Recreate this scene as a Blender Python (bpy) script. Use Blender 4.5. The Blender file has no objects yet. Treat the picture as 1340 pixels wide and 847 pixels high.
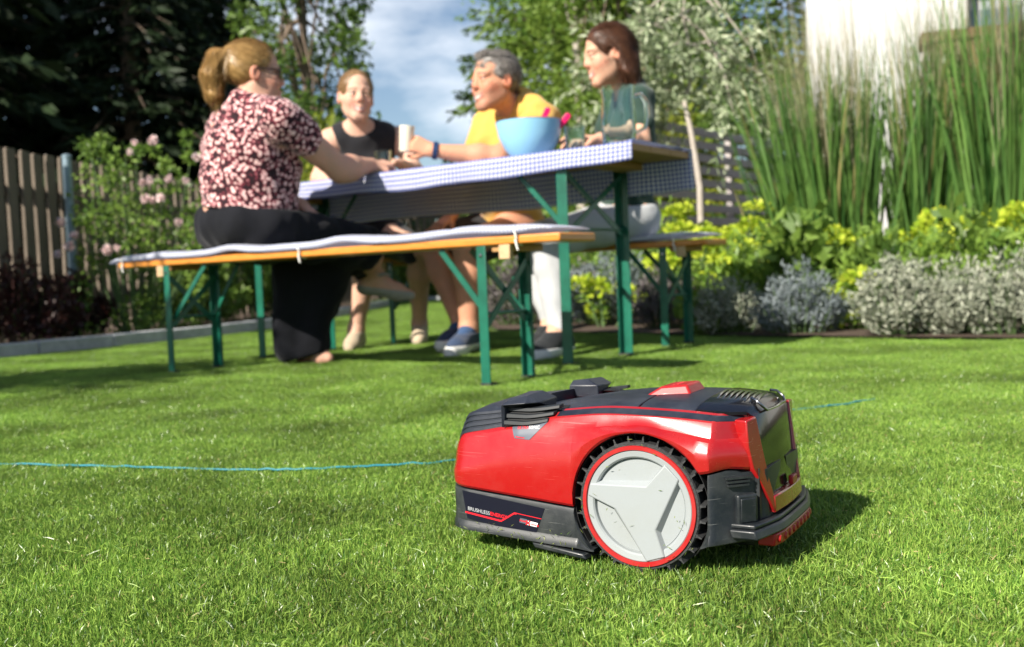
import bpy, bmesh, math, random
import numpy as np
from mathutils import Vector, Matrix
PI = math.pi
rnd = random.Random(7)
rng = np.random.default_rng(11)
scene = bpy.context.scene
COL = scene.collection

# ------------------------------------------------------------------ camera
F_PX, PITCH, ROLL, CAM_H = 1319.0, 0.048, 0.040, 0.354
_cp, _sp, _c, _s = math.cos(PITCH), math.sin(PITCH), math.cos(ROLL), math.sin(ROLL)
FWD = np.array([0, _cp, -_sp]); _r0 = np.array([1.0, 0, 0]); _u0 = np.array([0, _sp, _cp])
RGT = _c * _r0 - _s * _u0; UP = _c * _u0 + _s * _r0
CAM = np.array([0, 0, CAM_H])
cam_data = bpy.data.cameras.new('camera'); cam = bpy.data.objects.new('camera', cam_data); COL.objects.link(cam)
cam.matrix_world = Matrix(((RGT[0], UP[0], -FWD[0], 0), (RGT[1], UP[1], -FWD[1], 0), (RGT[2], UP[2], -FWD[2], CAM_H), (0, 0, 0, 1)))
cam_data.sensor_fit = 'HORIZONTAL'; cam_data.sensor_width = 36.0; cam_data.lens = 36.0 * F_PX / 1340.0
cam_data.clip_start = 0.05; cam_data.clip_end = 1000
cam_data.dof.use_dof = True; cam_data.dof.focus_distance = 1.17; cam_data.dof.aperture_fstop = 5.8
cam_data.dof.aperture_blades = 9
scene.camera = cam

# ------------------------------------------------------------------ light and sky
SUN_AZ, SUN_EL = math.radians(-137), math.radians(36)     # azimuth clockwise from +y
SUN_DIR = np.array([math.sin(SUN_AZ) * math.cos(SUN_EL), math.cos(SUN_AZ) * math.cos(SUN_EL), math.sin(SUN_EL)])
sun_l = bpy.data.lights.new('sun', 'SUN'); sun_l.energy = 5.0; sun_l.angle = math.radians(0.53); sun_l.color = (1.0, 0.93, 0.82)
sun = bpy.data.objects.new('sun', sun_l); COL.objects.link(sun)
sun.rotation_euler = Vector(SUN_DIR).to_track_quat('Z', 'Y').to_euler()
world = bpy.data.worlds.new('World'); scene.world = world; world.use_nodes = True
nt = world.node_tree; nt.nodes.clear()
wo = nt.nodes.new('ShaderNodeOutputWorld'); bg = nt.nodes.new('ShaderNodeBackground'); bg.inputs['Strength'].default_value = 0.062
sky = nt.nodes.new('ShaderNodeTexSky'); sky.sky_type = 'NISHITA'; sky.sun_disc = False
sky.sun_elevation = SUN_EL; sky.sun_rotation = SUN_AZ; sky.air_density = 1.0; sky.dust_density = 0.6; sky.ozone_density = 1.6
tc = nt.nodes.new('ShaderNodeTexCoord'); mp = nt.nodes.new('ShaderNodeMapping'); mp.inputs['Scale'].default_value = (1, 1, 2.6)
cn = nt.nodes.new('ShaderNodeTexNoise'); cn.inputs['Scale'].default_value = 3.4; cn.inputs['Detail'].default_value = 9; cn.inputs['Roughness'].default_value = 0.58
cr = nt.nodes.new('ShaderNodeValToRGB'); cr.color_ramp.elements[0].position = 0.51; cr.color_ramp.elements[1].position = 0.80
cm = nt.nodes.new('ShaderNodeMixRGB'); cm.inputs['Color2'].default_value = (11.0, 11.4, 12.0, 1)
L = nt.links.new
L(tc.outputs['Generated'], mp.inputs['Vector']); L(mp.outputs['Vector'], cn.inputs['Vector']); L(cn.outputs['Fac'], cr.inputs['Fac'])
L(cr.outputs['Color'], cm.inputs['Fac']); L(sky.outputs['Color'], cm.inputs['Color1']); L(cm.outputs['Color'], bg.inputs['Color']); L(bg.outputs['Background'], wo.inputs['Surface'])
scene.view_settings.view_transform = 'Standard'; scene.view_settings.look = 'None'
scene.view_settings.exposure = 0.95; scene.view_settings.gamma = 1.0
scene.cycles.use_denoising = True
scene.cycles.max_bounces = 8; scene.cycles.transparent_max_bounces = 8; scene.cycles.caustics_reflective = False; scene.cycles.caustics_refractive = False

# ------------------------------------------------------------------ helpers
def at(px, py, depth):                       # point seen at a photo pixel, at a distance along +y
    d = FWD + (px - 670) / F_PX * RGT - (py - 423.5) / F_PX * UP
    return CAM + d * (depth / d[1])
def gnd(px, py, z=0.0):
    d = FWD + (px - 670) / F_PX * RGT - (py - 423.5) / F_PX * UP
    return CAM + d * ((z - CAM_H) / d[2])
def v3(*a): return np.array(a, float)
def unit(a): a = np.asarray(a, float); return a / (np.linalg.norm(a) + 1e-12)

def tag(o, label=None, cat=None, group=None, kind=None):
    if label: o['label'] = label
    if cat: o['category'] = cat
    if group: o['group'] = group
    if kind: o['kind'] = kind
    return o
def empty(name, loc=(0, 0, 0), rz=0.0, label=None, cat=None, group=None):
    o = bpy.data.objects.new(name, None); COL.objects.link(o); o.location = [float(x) for x in loc]; o.rotation_euler = (0, 0, rz)
    o.empty_display_size = 0.1
    return tag(o, label, cat, group)
def link(name, me, mat=None, parent=None):
    if mat is not None and not me.materials: me.materials.append(mat)
    o = bpy.data.objects.new(name, me); COL.objects.link(o)
    if parent is not None: o.parent = parent
    return o
def smooth(me, ang=35):
    me.polygons.foreach_set('use_smooth', [True] * len(me.polygons))
    me.set_sharp_from_angle(angle=math.radians(ang)); return me
def mesh(name, V, Fc, ang=None):
    me = bpy.data.meshes.new(name); me.from_pydata([tuple(map(float, v)) for v in V], [], [tuple(int(i) for i in f) for f in Fc]); me.update()
    if ang is not None: smooth(me, ang)
    return me
def mesh_np(name, V, quads, ang=None):       # fast path: (N,3), (M,k)
    V = np.ascontiguousarray(V, np.float32); q = np.ascontiguousarray(quads, np.int32); k = q.shape[1]
    me = bpy.data.meshes.new(name); me.vertices.add(len(V)); me.vertices.foreach_set('co', V.ravel())
    me.loops.add(q.size); me.loops.foreach_set('vertex_index', q.ravel())
    me.polygons.add(len(q)); me.polygons.foreach_set('loop_start', np.arange(0, q.size, k, dtype=np.int32))
    me.update(calc_edges=True)
    if ang is not None:
        me.polygons.foreach_set('use_smooth', np.ones(len(q), bool))
        if ang < 180: me.set_sharp_from_angle(angle=math.radians(ang))
    return me
def bm_mesh(name, bm, ang=None):
    bmesh.ops.recalc_face_normals(bm, faces=bm.faces)
    me = bpy.data.meshes.new(name); bm.to_mesh(me); bm.free()
    if ang is not None: smooth(me, ang)
    return me
def bevel(o, w, seg=2, ang=30):
    m = o.modifiers.new('bevel', 'BEVEL'); m.width = w; m.segments = seg; m.limit_method = 'ANGLE'; m.angle_limit = math.radians(ang); return o
class MB:
    """collects simple shapes into one mesh"""
    def __init__(s): s.V = []; s.F = []
    def add(s, V, F):
        n = len(s.V); s.V += [tuple(map(float, v)) for v in V]; s.F += [tuple(i + n for i in f) for f in F]; return s
    def box(s, c, size, R=None):
        c = np.array(c, float); h = np.array(size, float) / 2
        V = [v3(x, y, z) * h for z in (-1, 1) for y in (-1, 1) for x in (-1, 1)]
        if R is not None: V = [R @ v for v in V]
        return s.add([c + v for v in V], [(0, 2, 3, 1), (4, 5, 7, 6), (0, 1, 5, 4), (2, 6, 7, 3), (0, 4, 6, 2), (1, 3, 7, 5)])
    def bar(s, a, b, w, h, upv=(0, 0, 1)):
        a = np.array(a, float); b = np.array(b, float); d = b - a; l = np.linalg.norm(d); x = d / l
        y = np.cross(upv, x)
        if np.linalg.norm(y) < 1e-3: y = np.cross((1, 0, 0), x)
        y = unit(y); z = np.cross(x, y)
        return s.box((a + b) / 2, (l, w, h), np.stack([x, y, z], 1))
    def tube(s, pts, rad, n=8, cap=True):
        pts = [np.array(p, float) for p in pts]; k = len(pts)
        if not hasattr(rad, '__len__'): rad = [rad] * k
        V = []; F = []; ref = None
        for i in range(k):
            t = unit(pts[min(i + 1, k - 1)] - pts[max(i - 1, 0)])
            if ref is None:
                ref = np.cross(t, (0, 0, 1)) if abs(t[2]) < .9 else np.cross(t, (1, 0, 0))
            ref = unit(ref - t * (ref @ t)); w = np.cross(t, ref)
            for j in range(n):
                a = 2 * PI * j / n; V.append(pts[i] + rad[i] * (math.cos(a) * ref + math.sin(a) * w))
        for i in range(k - 1):
            for j in range(n): F.append((i * n + j, i * n + (j + 1) % n, (i + 1) * n + (j + 1) % n, (i + 1) * n + j))
        if cap: F.append(tuple(range(n - 1, -1, -1))); F.append(tuple((k - 1) * n + j for j in range(n)))
        return s.add(V, F)
    def lathe(s, prof, n=48, M=None, close=False):  # prof: (r, h) about local z; M 3x3 + origin
        V = []; F = []; k = len(prof)
        for j in range(n):
            a = 2 * PI * j / n
            for r, h in prof: V.append(v3(r * math.cos(a), r * math.sin(a), h))
        if M is not None: V = [M[0] @ v + M[1] for v in V]
        for j in range(n):
            j2 = (j + 1) % n
            for i in range(k - 1 if not close else k):
                i2 = (i + 1) % k
                F.append((j * k + i, j2 * k + i, j2 * k + i2, j * k + i2))
        return s.add(V, F)
    def prism(s, poly, z0, z1, M=None):
        n = len(poly); V = [v3(x, y, z0) for x, y in poly] + [v3(x, y, z1) for x, y in poly]
        if M is not None: V = [M[0] @ v + M[1] for v in V]
        return s.add(V, [tuple(range(n - 1, -1, -1)), tuple(range(n, 2 * n))] + [(i, (i + 1) % n, n + (i + 1) % n, n + i) for i in range(n)])
    def build(s, name, mat, parent=None, ang=30, fix=True):
        bm = bmesh.new(); vs = [bm.verts.new(v) for v in s.V]
        for f in s.F:
            try: bm.faces.new([vs[i] for i in f])
            except ValueError: pass
        if fix:
            bmesh.ops.remove_doubles(bm, verts=bm.verts, dist=1e-6); bmesh.ops.recalc_face_normals(bm, faces=bm.faces)
        me = bpy.data.meshes.new(name); bm.to_mesh(me); bm.free()
        if ang is not None: smooth(me, ang)
        return link(name, me, mat, parent)

# ------------------------------------------------------------------ materials
def M_(name, col, rough=.5, metal=0., spec=.5, coat=0., var=.0, vscale=8., bump=.0, bscale=60., col2=None, trans=0., stretch=None, obj=True):
    m = bpy.data.materials.new(name); m.use_nodes = True; t = m.node_tree; b = t.nodes['Principled BSDF']; l = t.links.new
    b.inputs['Roughness'].default_value = rough; b.inputs['Metallic'].default_value = metal; b.inputs['Specular IOR Level'].default_value = spec
    b.inputs['Coat Weight'].default_value = coat; b.inputs['Coat Roughness'].default_value = .12
    b.inputs['Base Color'].default_value = (*col, 1); b.inputs['Transmission Weight'].default_value = trans
    co = t.nodes.new('ShaderNodeTexCoord'); vec = co.outputs['Object']
    if stretch:
        g = t.nodes.new('ShaderNodeMapping'); g.inputs['Scale'].default_value = stretch; l(vec, g.inputs['Vector']); vec = g.outputs['Vector']
    if var > 0 or col2 is not None:
        n = t.nodes.new('ShaderNodeTexNoise'); n.inputs['Scale'].default_value = vscale; n.inputs['Detail'].default_value = 6; n.inputs['Roughness'].default_value = .65
        l(vec, n.inputs['Vector'])
        r = t.nodes.new('ShaderNodeValToRGB'); r.color_ramp.elements[0].position = .32; r.color_ramp.elements[1].position = .68
        c2 = col2 if col2 is not None else tuple(min(1, c * (1 + var)) for c in col)
        c1 = col if col2 is not None else tuple(c * (1 - var) for c in col)
        r.color_ramp.elements[0].color = (*c1, 1); r.color_ramp.elements[1].color = (*c2, 1)
        l(n.outputs['Fac'], r.inputs['Fac']); l(r.outputs['Color'], b.inputs['Base Color'])
    if bump > 0:
        n2 = t.nodes.new('ShaderNodeTexNoise'); n2.inputs['Scale'].default_value = bscale; n2.inputs['Detail'].default_value = 4; l(vec, n2.inputs['Vector'])
        bp = t.nodes.new('ShaderNodeBump'); bp.inputs['Strength'].default_value = bump; bp.inputs['Distance'].default_value = .01
        l(n2.outputs['Fac'], bp.inputs['Height']); l(bp.outputs['Normal'], b.inputs['Normal'])
    return m
def leaf_mat(name, c1, c2, rough=.45, transl=.35, spec=.35, wvar=0.0, wscale=1.0, c3=None):
    m = bpy.data.materials.new(name); m.use_nodes = True; t = m.node_tree; l = t.links.new; b = t.nodes['Principled BSDF']; out = t.nodes['Material Output']
    a = t.nodes.new('ShaderNodeAttribute'); a.attribute_name = 'v'
    r = t.nodes.new('ShaderNodeValToRGB'); r.color_ramp.elements[0].color = (*c1, 1); r.color_ramp.elements[1].color = (*c2, 1)
    if c3 is not None:
        r.color_ramp.elements[1].position = .90; e = r.color_ramp.elements.new(.955); e.color = (*c3, 1)
    l(a.outputs['Fac'], r.inputs['Fac']); colr = r.outputs['Color']
    if wvar > 0:
        g = t.nodes.new('ShaderNodeNewGeometry'); n = t.nodes.new('ShaderNodeTexNoise'); n.inputs['Scale'].default_value = wscale; n.inputs['Detail'].default_value = 4
        l(g.outputs['Position'], n.inputs['Vector']); mr = t.nodes.new('ShaderNodeMapRange'); mr.inputs['From Min'].default_value = .3; mr.inputs['From Max'].default_value = .7
        mr.inputs['To Min'].default_value = 1 - wvar; mr.inputs['To Max'].default_value = 1 + wvar; l(n.outputs['Fac'], mr.inputs['Value'])
        mx = t.nodes.new('ShaderNodeVectorMath'); mx.operation = 'SCALE'; l(colr, mx.inputs[0]); l(mr.outputs['Result'], mx.inputs['Scale']); colr = mx.outputs['Vector']
    l(colr, b.inputs['Base Color']); b.inputs['Roughness'].default_value = rough; b.inputs['Specular IOR Level'].default_value = spec
    tr = t.nodes.new('ShaderNodeBsdfTranslucent'); l(colr, tr.inputs['Color'])
    mix = t.nodes.new('ShaderNodeMixShader'); mix.inputs['Fac'].default_value = transl
    l(b.outputs['BSDF'], mix.inputs[1]); l(tr.outputs['BSDF'], mix.inputs[2]); l(mix.outputs['Shader'], out.inputs['Surface'])
    return m
def set_v(me, vals):
    at_ = me.attributes.new('v', 'FLOAT', 'POINT'); at_.data.foreach_set('value', np.ascontiguousarray(vals, np.float32))
def cards(name, P, D, Ln, W, mat, parent=None, v=None, fold=.15, kind='stuff'):
    """diamond leaves: base P, direction D, length Ln, width W"""
    P = np.asarray(P, float); n = len(P); D = D / (np.linalg.norm(D, axis=1, keepdims=True) + 1e-9)
    R = rng.normal(size=(n, 3)); S = np.cross(D, R); S /= np.linalg.norm(S, axis=1, keepdims=True) + 1e-9; N = np.cross(S, D)
    Ln = np.broadcast_to(Ln, (n,))[:, None]; W = np.broadcast_to(W, (n,))[:, None]
    mid = P + D * Ln * .45
    V = np.stack([P, mid + S * W * .5 + N * W * fold, P + D * Ln, mid - S * W * .5 + N * W * fold], 1).reshape(-1, 3)
    q = np.arange(4 * n).reshape(n, 4)
    me = mesh_np(name, V, q)
    vv = rng.random(n) if v is None else np.asarray(v)
    set_v(me, np.repeat(vv, 4)); o = link(name, me, mat, parent)
    if kind: o['kind'] = kind
    return o
def blades(name, P, D, Ln, W, mat, parent=None, v=None, droop=.3, seg=3, kind='stuff'):
    """thin tapering strips that arch over"""
    P = np.asarray(P, float); n = len(P); D = D / (np.linalg.norm(D, axis=1, keepdims=True) + 1e-9)
    Ln = np.broadcast_to(Ln, (n,))[:, None]; W = np.broadcast_to(W, (n,))[:, None]; droop = np.broadcast_to(droop, (n,))[:, None]
    R = rng.normal(size=(n, 3)); S = np.cross(D, R); S /= np.linalg.norm(S, axis=1, keepdims=True) + 1e-9
    H = D.copy(); H[:, 2] = 0; H += rng.normal(size=(n, 3)) * .15; H[:, 2] = -.35
    rows = []
    for i in range(seg + 1):
        t = i / seg; c = P + D * Ln * t + H * Ln * droop * t * t
        w = W * (1 - t ** 2 * .9) * .5
        rows.append(c + S * w); rows.append(c - S * w)
    V = np.stack(rows, 1).reshape(-1, 3); k = 2 * (seg + 1); base = np.arange(n)[:, None] * k
    q = np.concatenate([base + np.array([2 * i, 2 * i + 1, 2 * i + 3, 2 * i + 2]) for i in range(seg)], 0)
    me = mesh_np(name, V, q); vv = rng.random(n) if v is None else np.asarray(v); set_v(me, np.repeat(vv, k))
    o = link(name, me, mat, parent)
    if kind: o['kind'] = kind
    return o
def ci(x, xs, ys):                            # smooth monotone interpolation
    xs = np.asarray(xs, float); ys = np.asarray(ys, float); x = np.clip(x, xs[0], xs[-1]); h = np.diff(xs); d = np.diff(ys) / h
    m = np.zeros(len(xs)); m[0] = d[0]; m[-1] = d[-1]
    for i in range(1, len(xs) - 1):
        m[i] = 0 if d[i - 1] * d[i] <= 0 else 2 * d[i - 1] * d[i] / (d[i - 1] + d[i])
    i = np.clip(np.searchsorted(xs, x, 'right') - 1, 0, len(h) - 1); t = (x - xs[i]) / h[i]
    return ((1 + 2 * t) * (1 - t) ** 2 * ys[i] + t * (1 - t) ** 2 * h[i] * m[i] + t * t * (3 - 2 * t) * ys[i + 1] + t * t * (t - 1) * h[i] * m[i + 1])
# ------------------------------------------------------------------ ground
def lawn_mat():
    m = M_('lawn_soil', (.035, .060, .012), .9, var=.5, vscale=6, bump=.6, bscale=90)
    return m
KX = lambda y: float(np.interp(y, [3.6, 5.0, 5.7, 6.5, 7.2, 8.0, 10.0, 12.0, 16.2], [-4.2, -3.3, -2.85, -2.42, -2.14, -1.92, -1.79, -1.72, -1.6]))          # kerb line
FX = lambda y: -3.42 + .15 * (y - 7)           # fence line
BED = [(2.9, 3.6), (2.1, 4.16), (1.22, 4.92), (.88, 5.28), (.4, 5.85), (-.1, 6.5), (-.22, 8.0), (-.2, 16.0)]   # lawn / bed edge
gm = M_('ground', (.05, .075, .02), .95, var=.35, vscale=.8, bump=.5, bscale=20)
g = link('ground', mesh('ground', [(-300, -60, -.02), (300, -60, -.02), (300, 500, -.02), (-300, 500, -.02)], [(0, 1, 2, 3)]), gm); g['kind'] = 'structure'
lawn_poly = [(-6.5, -.6), (4.2, -.6), (4.2, 2.9)] + BED + [(-1.6, 16.0)] + [(KX(y), y) for y in (12, 10, 8, 7.2, 6.5, 5.7, 5)] + [(-6.5, 4.2)]
o = link('lawn', mesh('lawn', [(x, y, 0) for x, y in lawn_poly], [tuple(range(len(lawn_poly)))]), lawn_mat()); o['kind'] = 'structure'
soil = M_('bed_soil', (.045, .028, .018), .95, col2=(.09, .06, .04), vscale=30, bump=1, bscale=60)
bedp = BED + [(6, 16), (9, 9), (6, 3.2)]
o = link('flower_bed', mesh('flower_bed', [(x, y, .012) for x, y in bedp], [tuple(range(len(bedp)))][::-1]), soil); o['kind'] = 'structure'
bl = [(KX(y), y) for y in (4.2, 5, 5.7, 6.5, 7.2, 8, 10, 12, 16.2)] + [(-9, 16.2), (-9, 4.2)]
o = link('border_soil', mesh('border_soil', [(x, y, .012) for x, y in bl], [tuple(range(len(bl)))]), soil); o['kind'] = 'structure'
# stone edging, one slab per metre
kerb_m = M_('concrete_edging', (.42, .43, .44), .8, var=.2, vscale=14, bump=.4, bscale=120)
kerb = empty('stone_edging', (KX(5), 5, 0), 0, 'pale grey concrete edging between the lawn and the rose border', 'edging')
ks = None
for i in range(26):
    y0 = 4.0 + i * .46; a = v3(KX(y0) - KX(5), y0 - 5, .035); b = v3(KX(y0 + .455) - KX(5), y0 + .455 - 5, .035)
    sl = MB().bar(a, b, .10, .09 + .004 * (i % 3)).build('slab', kerb_m, kerb); bevel(sl, .006)
sl = MB().bar(v3(-1.62 - KX(5), 10.97, .03), v3(1.5 - KX(5), 11.0, .03), .12, .08).build('slab', kerb_m, kerb)

# ------------------------------------------------------------------ grass
def grass():
    V = []; Fq = []; var = []; vv = []; nv = 0
    half = .08
    for k in range(5):
        n = 1500
        P = np.c_[rng.uniform(-half, half, (n, 2)), np.zeros(n)]
        # clumped lean direction
        ang = rng.uniform(0, 2 * PI) + rng.normal(0, 1.5, n); lean = np.abs(rng.normal(.32, .30, n)).clip(0, 1.25)
        D = np.c_[np.cos(ang) * np.sin(lean), np.sin(ang) * np.sin(lean), np.cos(lean)]
        Ln = rng.uniform(.006, .018, n) * (1 - .12 * (k % 2)); Ln = np.minimum(Ln, .0145 / np.maximum(.55, D[:, 2])); W = rng.uniform(.00055, .0010, n) * np.where(rng.random(n) < .25, 1.5, 1.)
        cv = rng.random(n) ** 1.15 * .9; dry = rng.random(n) < .085; cv[dry] = rng.uniform(.93, 1, dry.sum()); Ln[dry] *= .6; 
        flat = rng.random(n) < .05
        D[flat, 2] *= .25; P[flat, 2] += rng.uniform(.003, .009, flat.sum())
        D /= np.linalg.norm(D, axis=1, keepdims=True)
        S = np.cross(D, rng.normal(size=(n, 3))); S /= np.linalg.norm(S, axis=1, keepdims=True)
        H = D.copy(); H[:, 2] = 0; H[:, 2] = -.5; bend = rng.uniform(.05, .5, n)[:, None]
        Lc = Ln[:, None]; Wc = W[:, None]
        r0 = P; r1 = P + D * Lc * .55 + H * Lc * bend * .28; r2 = P + D * Lc + H * Lc * bend
        blk = np.stack([r0 - S * Wc * .45, r0 + S * Wc * .45, r1 + S * Wc * .5, r1 - S * Wc * .5, r2 + S * Wc * .08, r2 - S * Wc * .08], 1).reshape(-1, 3)
        V.append(blk); b = nv + np.arange(n)[:, None] * 6
        Fq.append(np.concatenate([b + np.array([0, 1, 2, 3]), b + np.array([3, 2, 4, 5])], 0)); var += [k + 1] * (2 * n); vv.append(np.repeat(cv, 6)); nv += 6 * n
    # the area it grows on
    def area(pts):
        nonlocal nv
        V.append(np.array([(x, y, 0) for x, y in pts])); Fq.append(np.array([[nv, nv + 1, nv + 2, nv + 3]])); var.append(0); vv.append(np.zeros(4)); nv += 4
    ins = .09
    quads = [[(-2.2, .45), (2.2, .45), (2.2, 1.6), (-2.2, 1.6)], [(-3.0, 1.6), (2.9, 1.6), (2.9, 3.52), (-3.0, 3.52)],
             [(-3.6, 3.52), (2.85, 3.52), (2.0, 4.06), (-3.4, 4.06)], [(-3.4, 4.06), (2.0, 4.06), (1.14, 4.80), (-3.0, 4.80)],
             [(KX(4.8) + ins, 4.80), (1.14, 4.80), (.78, 5.2), (KX(5.2) + ins, 5.2)], [(KX(5.2) + ins, 5.2), (.78, 5.2), (.3, 5.77), (KX(5.77) + ins, 5.77)],
             [(KX(5.77) + ins, 5.77), (.3, 5.77), (-.2, 6.45), (KX(6.45) + ins, 6.45)], [(KX(6.45) + ins, 6.45), (-.2, 6.45), (-.32, 8), (KX(8) + ins, 8)],
             [(KX(8) + ins, 8), (-.32, 8), (-.3, 15.9), (KX(15.9) + ins, 15.9)]]
    for q in quads: area(q)
    me = mesh_np('grass', np.concatenate(V), np.concatenate(Fq)); set_v(me, np.concatenate(vv))
    a = me.attributes.new('variant', 'INT', 'FACE'); a.data.foreach_set('value', np.array(var, np.int32))
    m = leaf_mat('grass_blade', (.038, .122, .012), (.350, .505, .095), .32, .28, .4, .42, 3.0, (.47, .38, .17))
    o = link('grass', me, m); o['kind'] = 'stuff'; o['label'] = 'short mown green lawn grass'
    ng = bpy.data.node_groups.new('grass_scatter', 'GeometryNodeTree')
    ng.interface.new_socket('Geometry', in_out='INPUT', socket_type='NodeSocketGeometry'); ng.interface.new_socket('Geometry', in_out='OUTPUT', socket_type='NodeSocketGeometry')
    N = ng.nodes.new; K = ng.links.new
    gi = N('NodeGroupInput'); go = N('NodeGroupOutput')
    na = N('GeometryNodeInputNamedAttribute'); na.data_type = 'INT'; na.inputs['Name'].default_value = 'variant'
    cmp_ = N('FunctionNodeCompare'); cmp_.data_type = 'INT'; cmp_.operation = 'GREATER_THAN'
    ia = [s for s in cmp_.inputs if s.type == 'INT']; K(na.outputs['Attribute'], ia[0]); ia[1].default_value = 0
    sep = N('GeometryNodeSeparateGeometry'); sep.domain = 'FACE'; K(gi.outputs[0], sep.inputs['Geometry']); K(cmp_.outputs['Result'], sep.inputs['Selection'])
    spl = N('GeometryNodeSplitToInstances'); spl.domain = 'FACE'; K(sep.outputs['Selection'], spl.inputs['Geometry']); K(na.outputs['Attribute'], spl.inputs['Group ID'])
    dp = N('GeometryNodeDistributePointsOnFaces'); dp.distribute_method = 'POISSON'; dp.inputs['Distance Min'].default_value = .046; K(sep.outputs['Inverted'], dp.inputs['Mesh']); dp.inputs[[s.name for s in dp.inputs].index('Density Max')].default_value = 900.0; dp.inputs['Seed'].default_value = 4
    rz = N('FunctionNodeRandomValue'); rz.data_type = 'FLOAT_VECTOR'; rz.inputs[0].default_value = (-.06, -.06, 0); rz.inputs[1].default_value = (.06, .06, 6.283)
    sc = N('FunctionNodeRandomValue'); sc.data_type = 'FLOAT_VECTOR'; sc.inputs[0].default_value = (.9, .9, .72); sc.inputs[1].default_value = (1.15, 1.15, 1.12)
    iop = N('GeometryNodeInstanceOnPoints'); K(dp.outputs['Points'], iop.inputs['Points']); K(spl.outputs['Instances'], iop.inputs['Instance']); iop.inputs['Pick Instance'].default_value = True
    K(rz.outputs[0], iop.inputs['Rotation']); K(sc.outputs[0], iop.inputs['Scale']); K(iop.outputs['Instances'], go.inputs[0])
    md = o.modifiers.new('scatter', 'NODES'); md.node_group = ng
grass()
# ------------------------------------------------------------------ robot mower
PSI = math.radians(30); MOW = gnd(838, 754)
def dusty(name, col, rough, coat, dust, amt, scale, scr=.0):
    """plastic with a dusty film and fine scratches"""
    m = M_(name, col, rough, coat=coat); t = m.node_tree; l = t.links.new; b = t.nodes['Principled BSDF']
    co = t.nodes.new('ShaderNodeTexCoord')
    n = t.nodes.new('ShaderNodeTexNoise'); n.inputs['Scale'].default_value = scale; n.inputs['Detail'].default_value = 9; n.inputs['Roughness'].default_value = .7; l(co.outputs['Object'], n.inputs['Vector'])
    r = t.nodes.new('ShaderNodeValToRGB'); r.color_ramp.elements[0].position = .42; r.color_ramp.elements[1].position = .78; l(n.outputs['Fac'], r.inputs['Fac'])
    mp_ = t.nodes.new('ShaderNodeMapping'); mp_.inputs['Rotation'].default_value = (0, .6, .2); mp_.inputs['Scale'].default_value = (6, 6, 160); l(co.outputs['Object'], mp_.inputs['Vector'])
    n2 = t.nodes.new('ShaderNodeTexNoise'); n2.inputs['Scale'].default_value = 4; n2.inputs['Detail'].default_value = 3; l(mp_.outputs['Vector'], n2.inputs['Vector'])
    r2 = t.nodes.new('ShaderNodeValToRGB'); r2.color_ramp.elements[0].position = .66; r2.color_ramp.elements[1].position = .74; l(n2.outputs['Fac'], r2.inputs['Fac'])
    md = t.nodes.new('ShaderNodeMath'); md.operation = 'MULTIPLY'; md.inputs[1].default_value = scr; l(r2.outputs['Color'], md.inputs[0])
    ma = t.nodes.new('ShaderNodeMath'); ma.operation = 'MULTIPLY_ADD'; ma.inputs[1].default_value = amt; l(r.outputs['Color'], ma.inputs[0]); l(md.outputs[0], ma.inputs[2])
    mx = t.nodes.new('ShaderNodeMixRGB'); mx.inputs['Color1'].default_value = (*col, 1); mx.inputs['Color2'].default_value = (*dust, 1); l(ma.outputs[0], mx.inputs['Fac']); l(mx.outputs['Color'], b.inputs['Base Color'])
    rr = t.nodes.new('ShaderNodeMath'); rr.operation = 'MULTIPLY_ADD'; rr.inputs[1].default_value = .5; rr.inputs[2].default_value = rough; l(ma.outputs[0], rr.inputs[0]); l(rr.outputs[0], b.inputs['Roughness'])
    bp = t.nodes.new('ShaderNodeBump'); bp.inputs['Strength'].default_value = .05; bp.inputs['Distance'].default_value = .002
    n3 = t.nodes.new('ShaderNodeTexNoise'); n3.inputs['Scale'].default_value = 900; l(co.outputs['Object'], n3.inputs['Vector']); l(n3.outputs['Fac'], bp.inputs['Height']); l(bp.outputs['Normal'], b.inputs['Normal'])
    return m
m_red = dusty('red_plastic', (.32, .0055, .0075), .24, .45, (.41, .12, .105), .20, 7, .22)
m_red2 = dusty('red_button_plastic', (.35, .006, .008), .42, .1, (.7, .25, .2), .12, 20)
m_dark = dusty('charcoal_plastic', (.0065, .0095, .0125), .45, .05, (.30, .31, .29), .12, 22, .30)
m_navy = dusty('slate_plastic', (.010, .013, .023), .42, .0, (.22, .24, .28), .15, 18, .2)
m_fin = M_('matt_black_plastic', (.012, .015, .018), .55, var=.2, vscale=30)
m_well = M_('wheel_well_black', (.006, .006, .007), .7)
m_hub = dusty('pale_grey_plastic', (.285, .31, .322), .42, .0, (.22, .23, .19), .3, 14, .2)
m_tyre = M_('black_rubber', (.022, .023, .024), .65, var=.5, vscale=60, bump=.2, bscale=300)
m_stk = M_('sticker_navy', (.006, .006, .016), .3)
m_grey = M_('tag_grey', (.075, .088, .115), .4, coat=.2)
m_prr = M_('print_red', (.70, .012, .025), .4); m_prw = M_('print_white', (.82, .82, .82), .4); m_prg = M_('print_grey', (.42, .43, .45), .4)
m_chrome = M_('smoked_chrome', (.30, .30, .31), .18, metal=1.)
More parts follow.
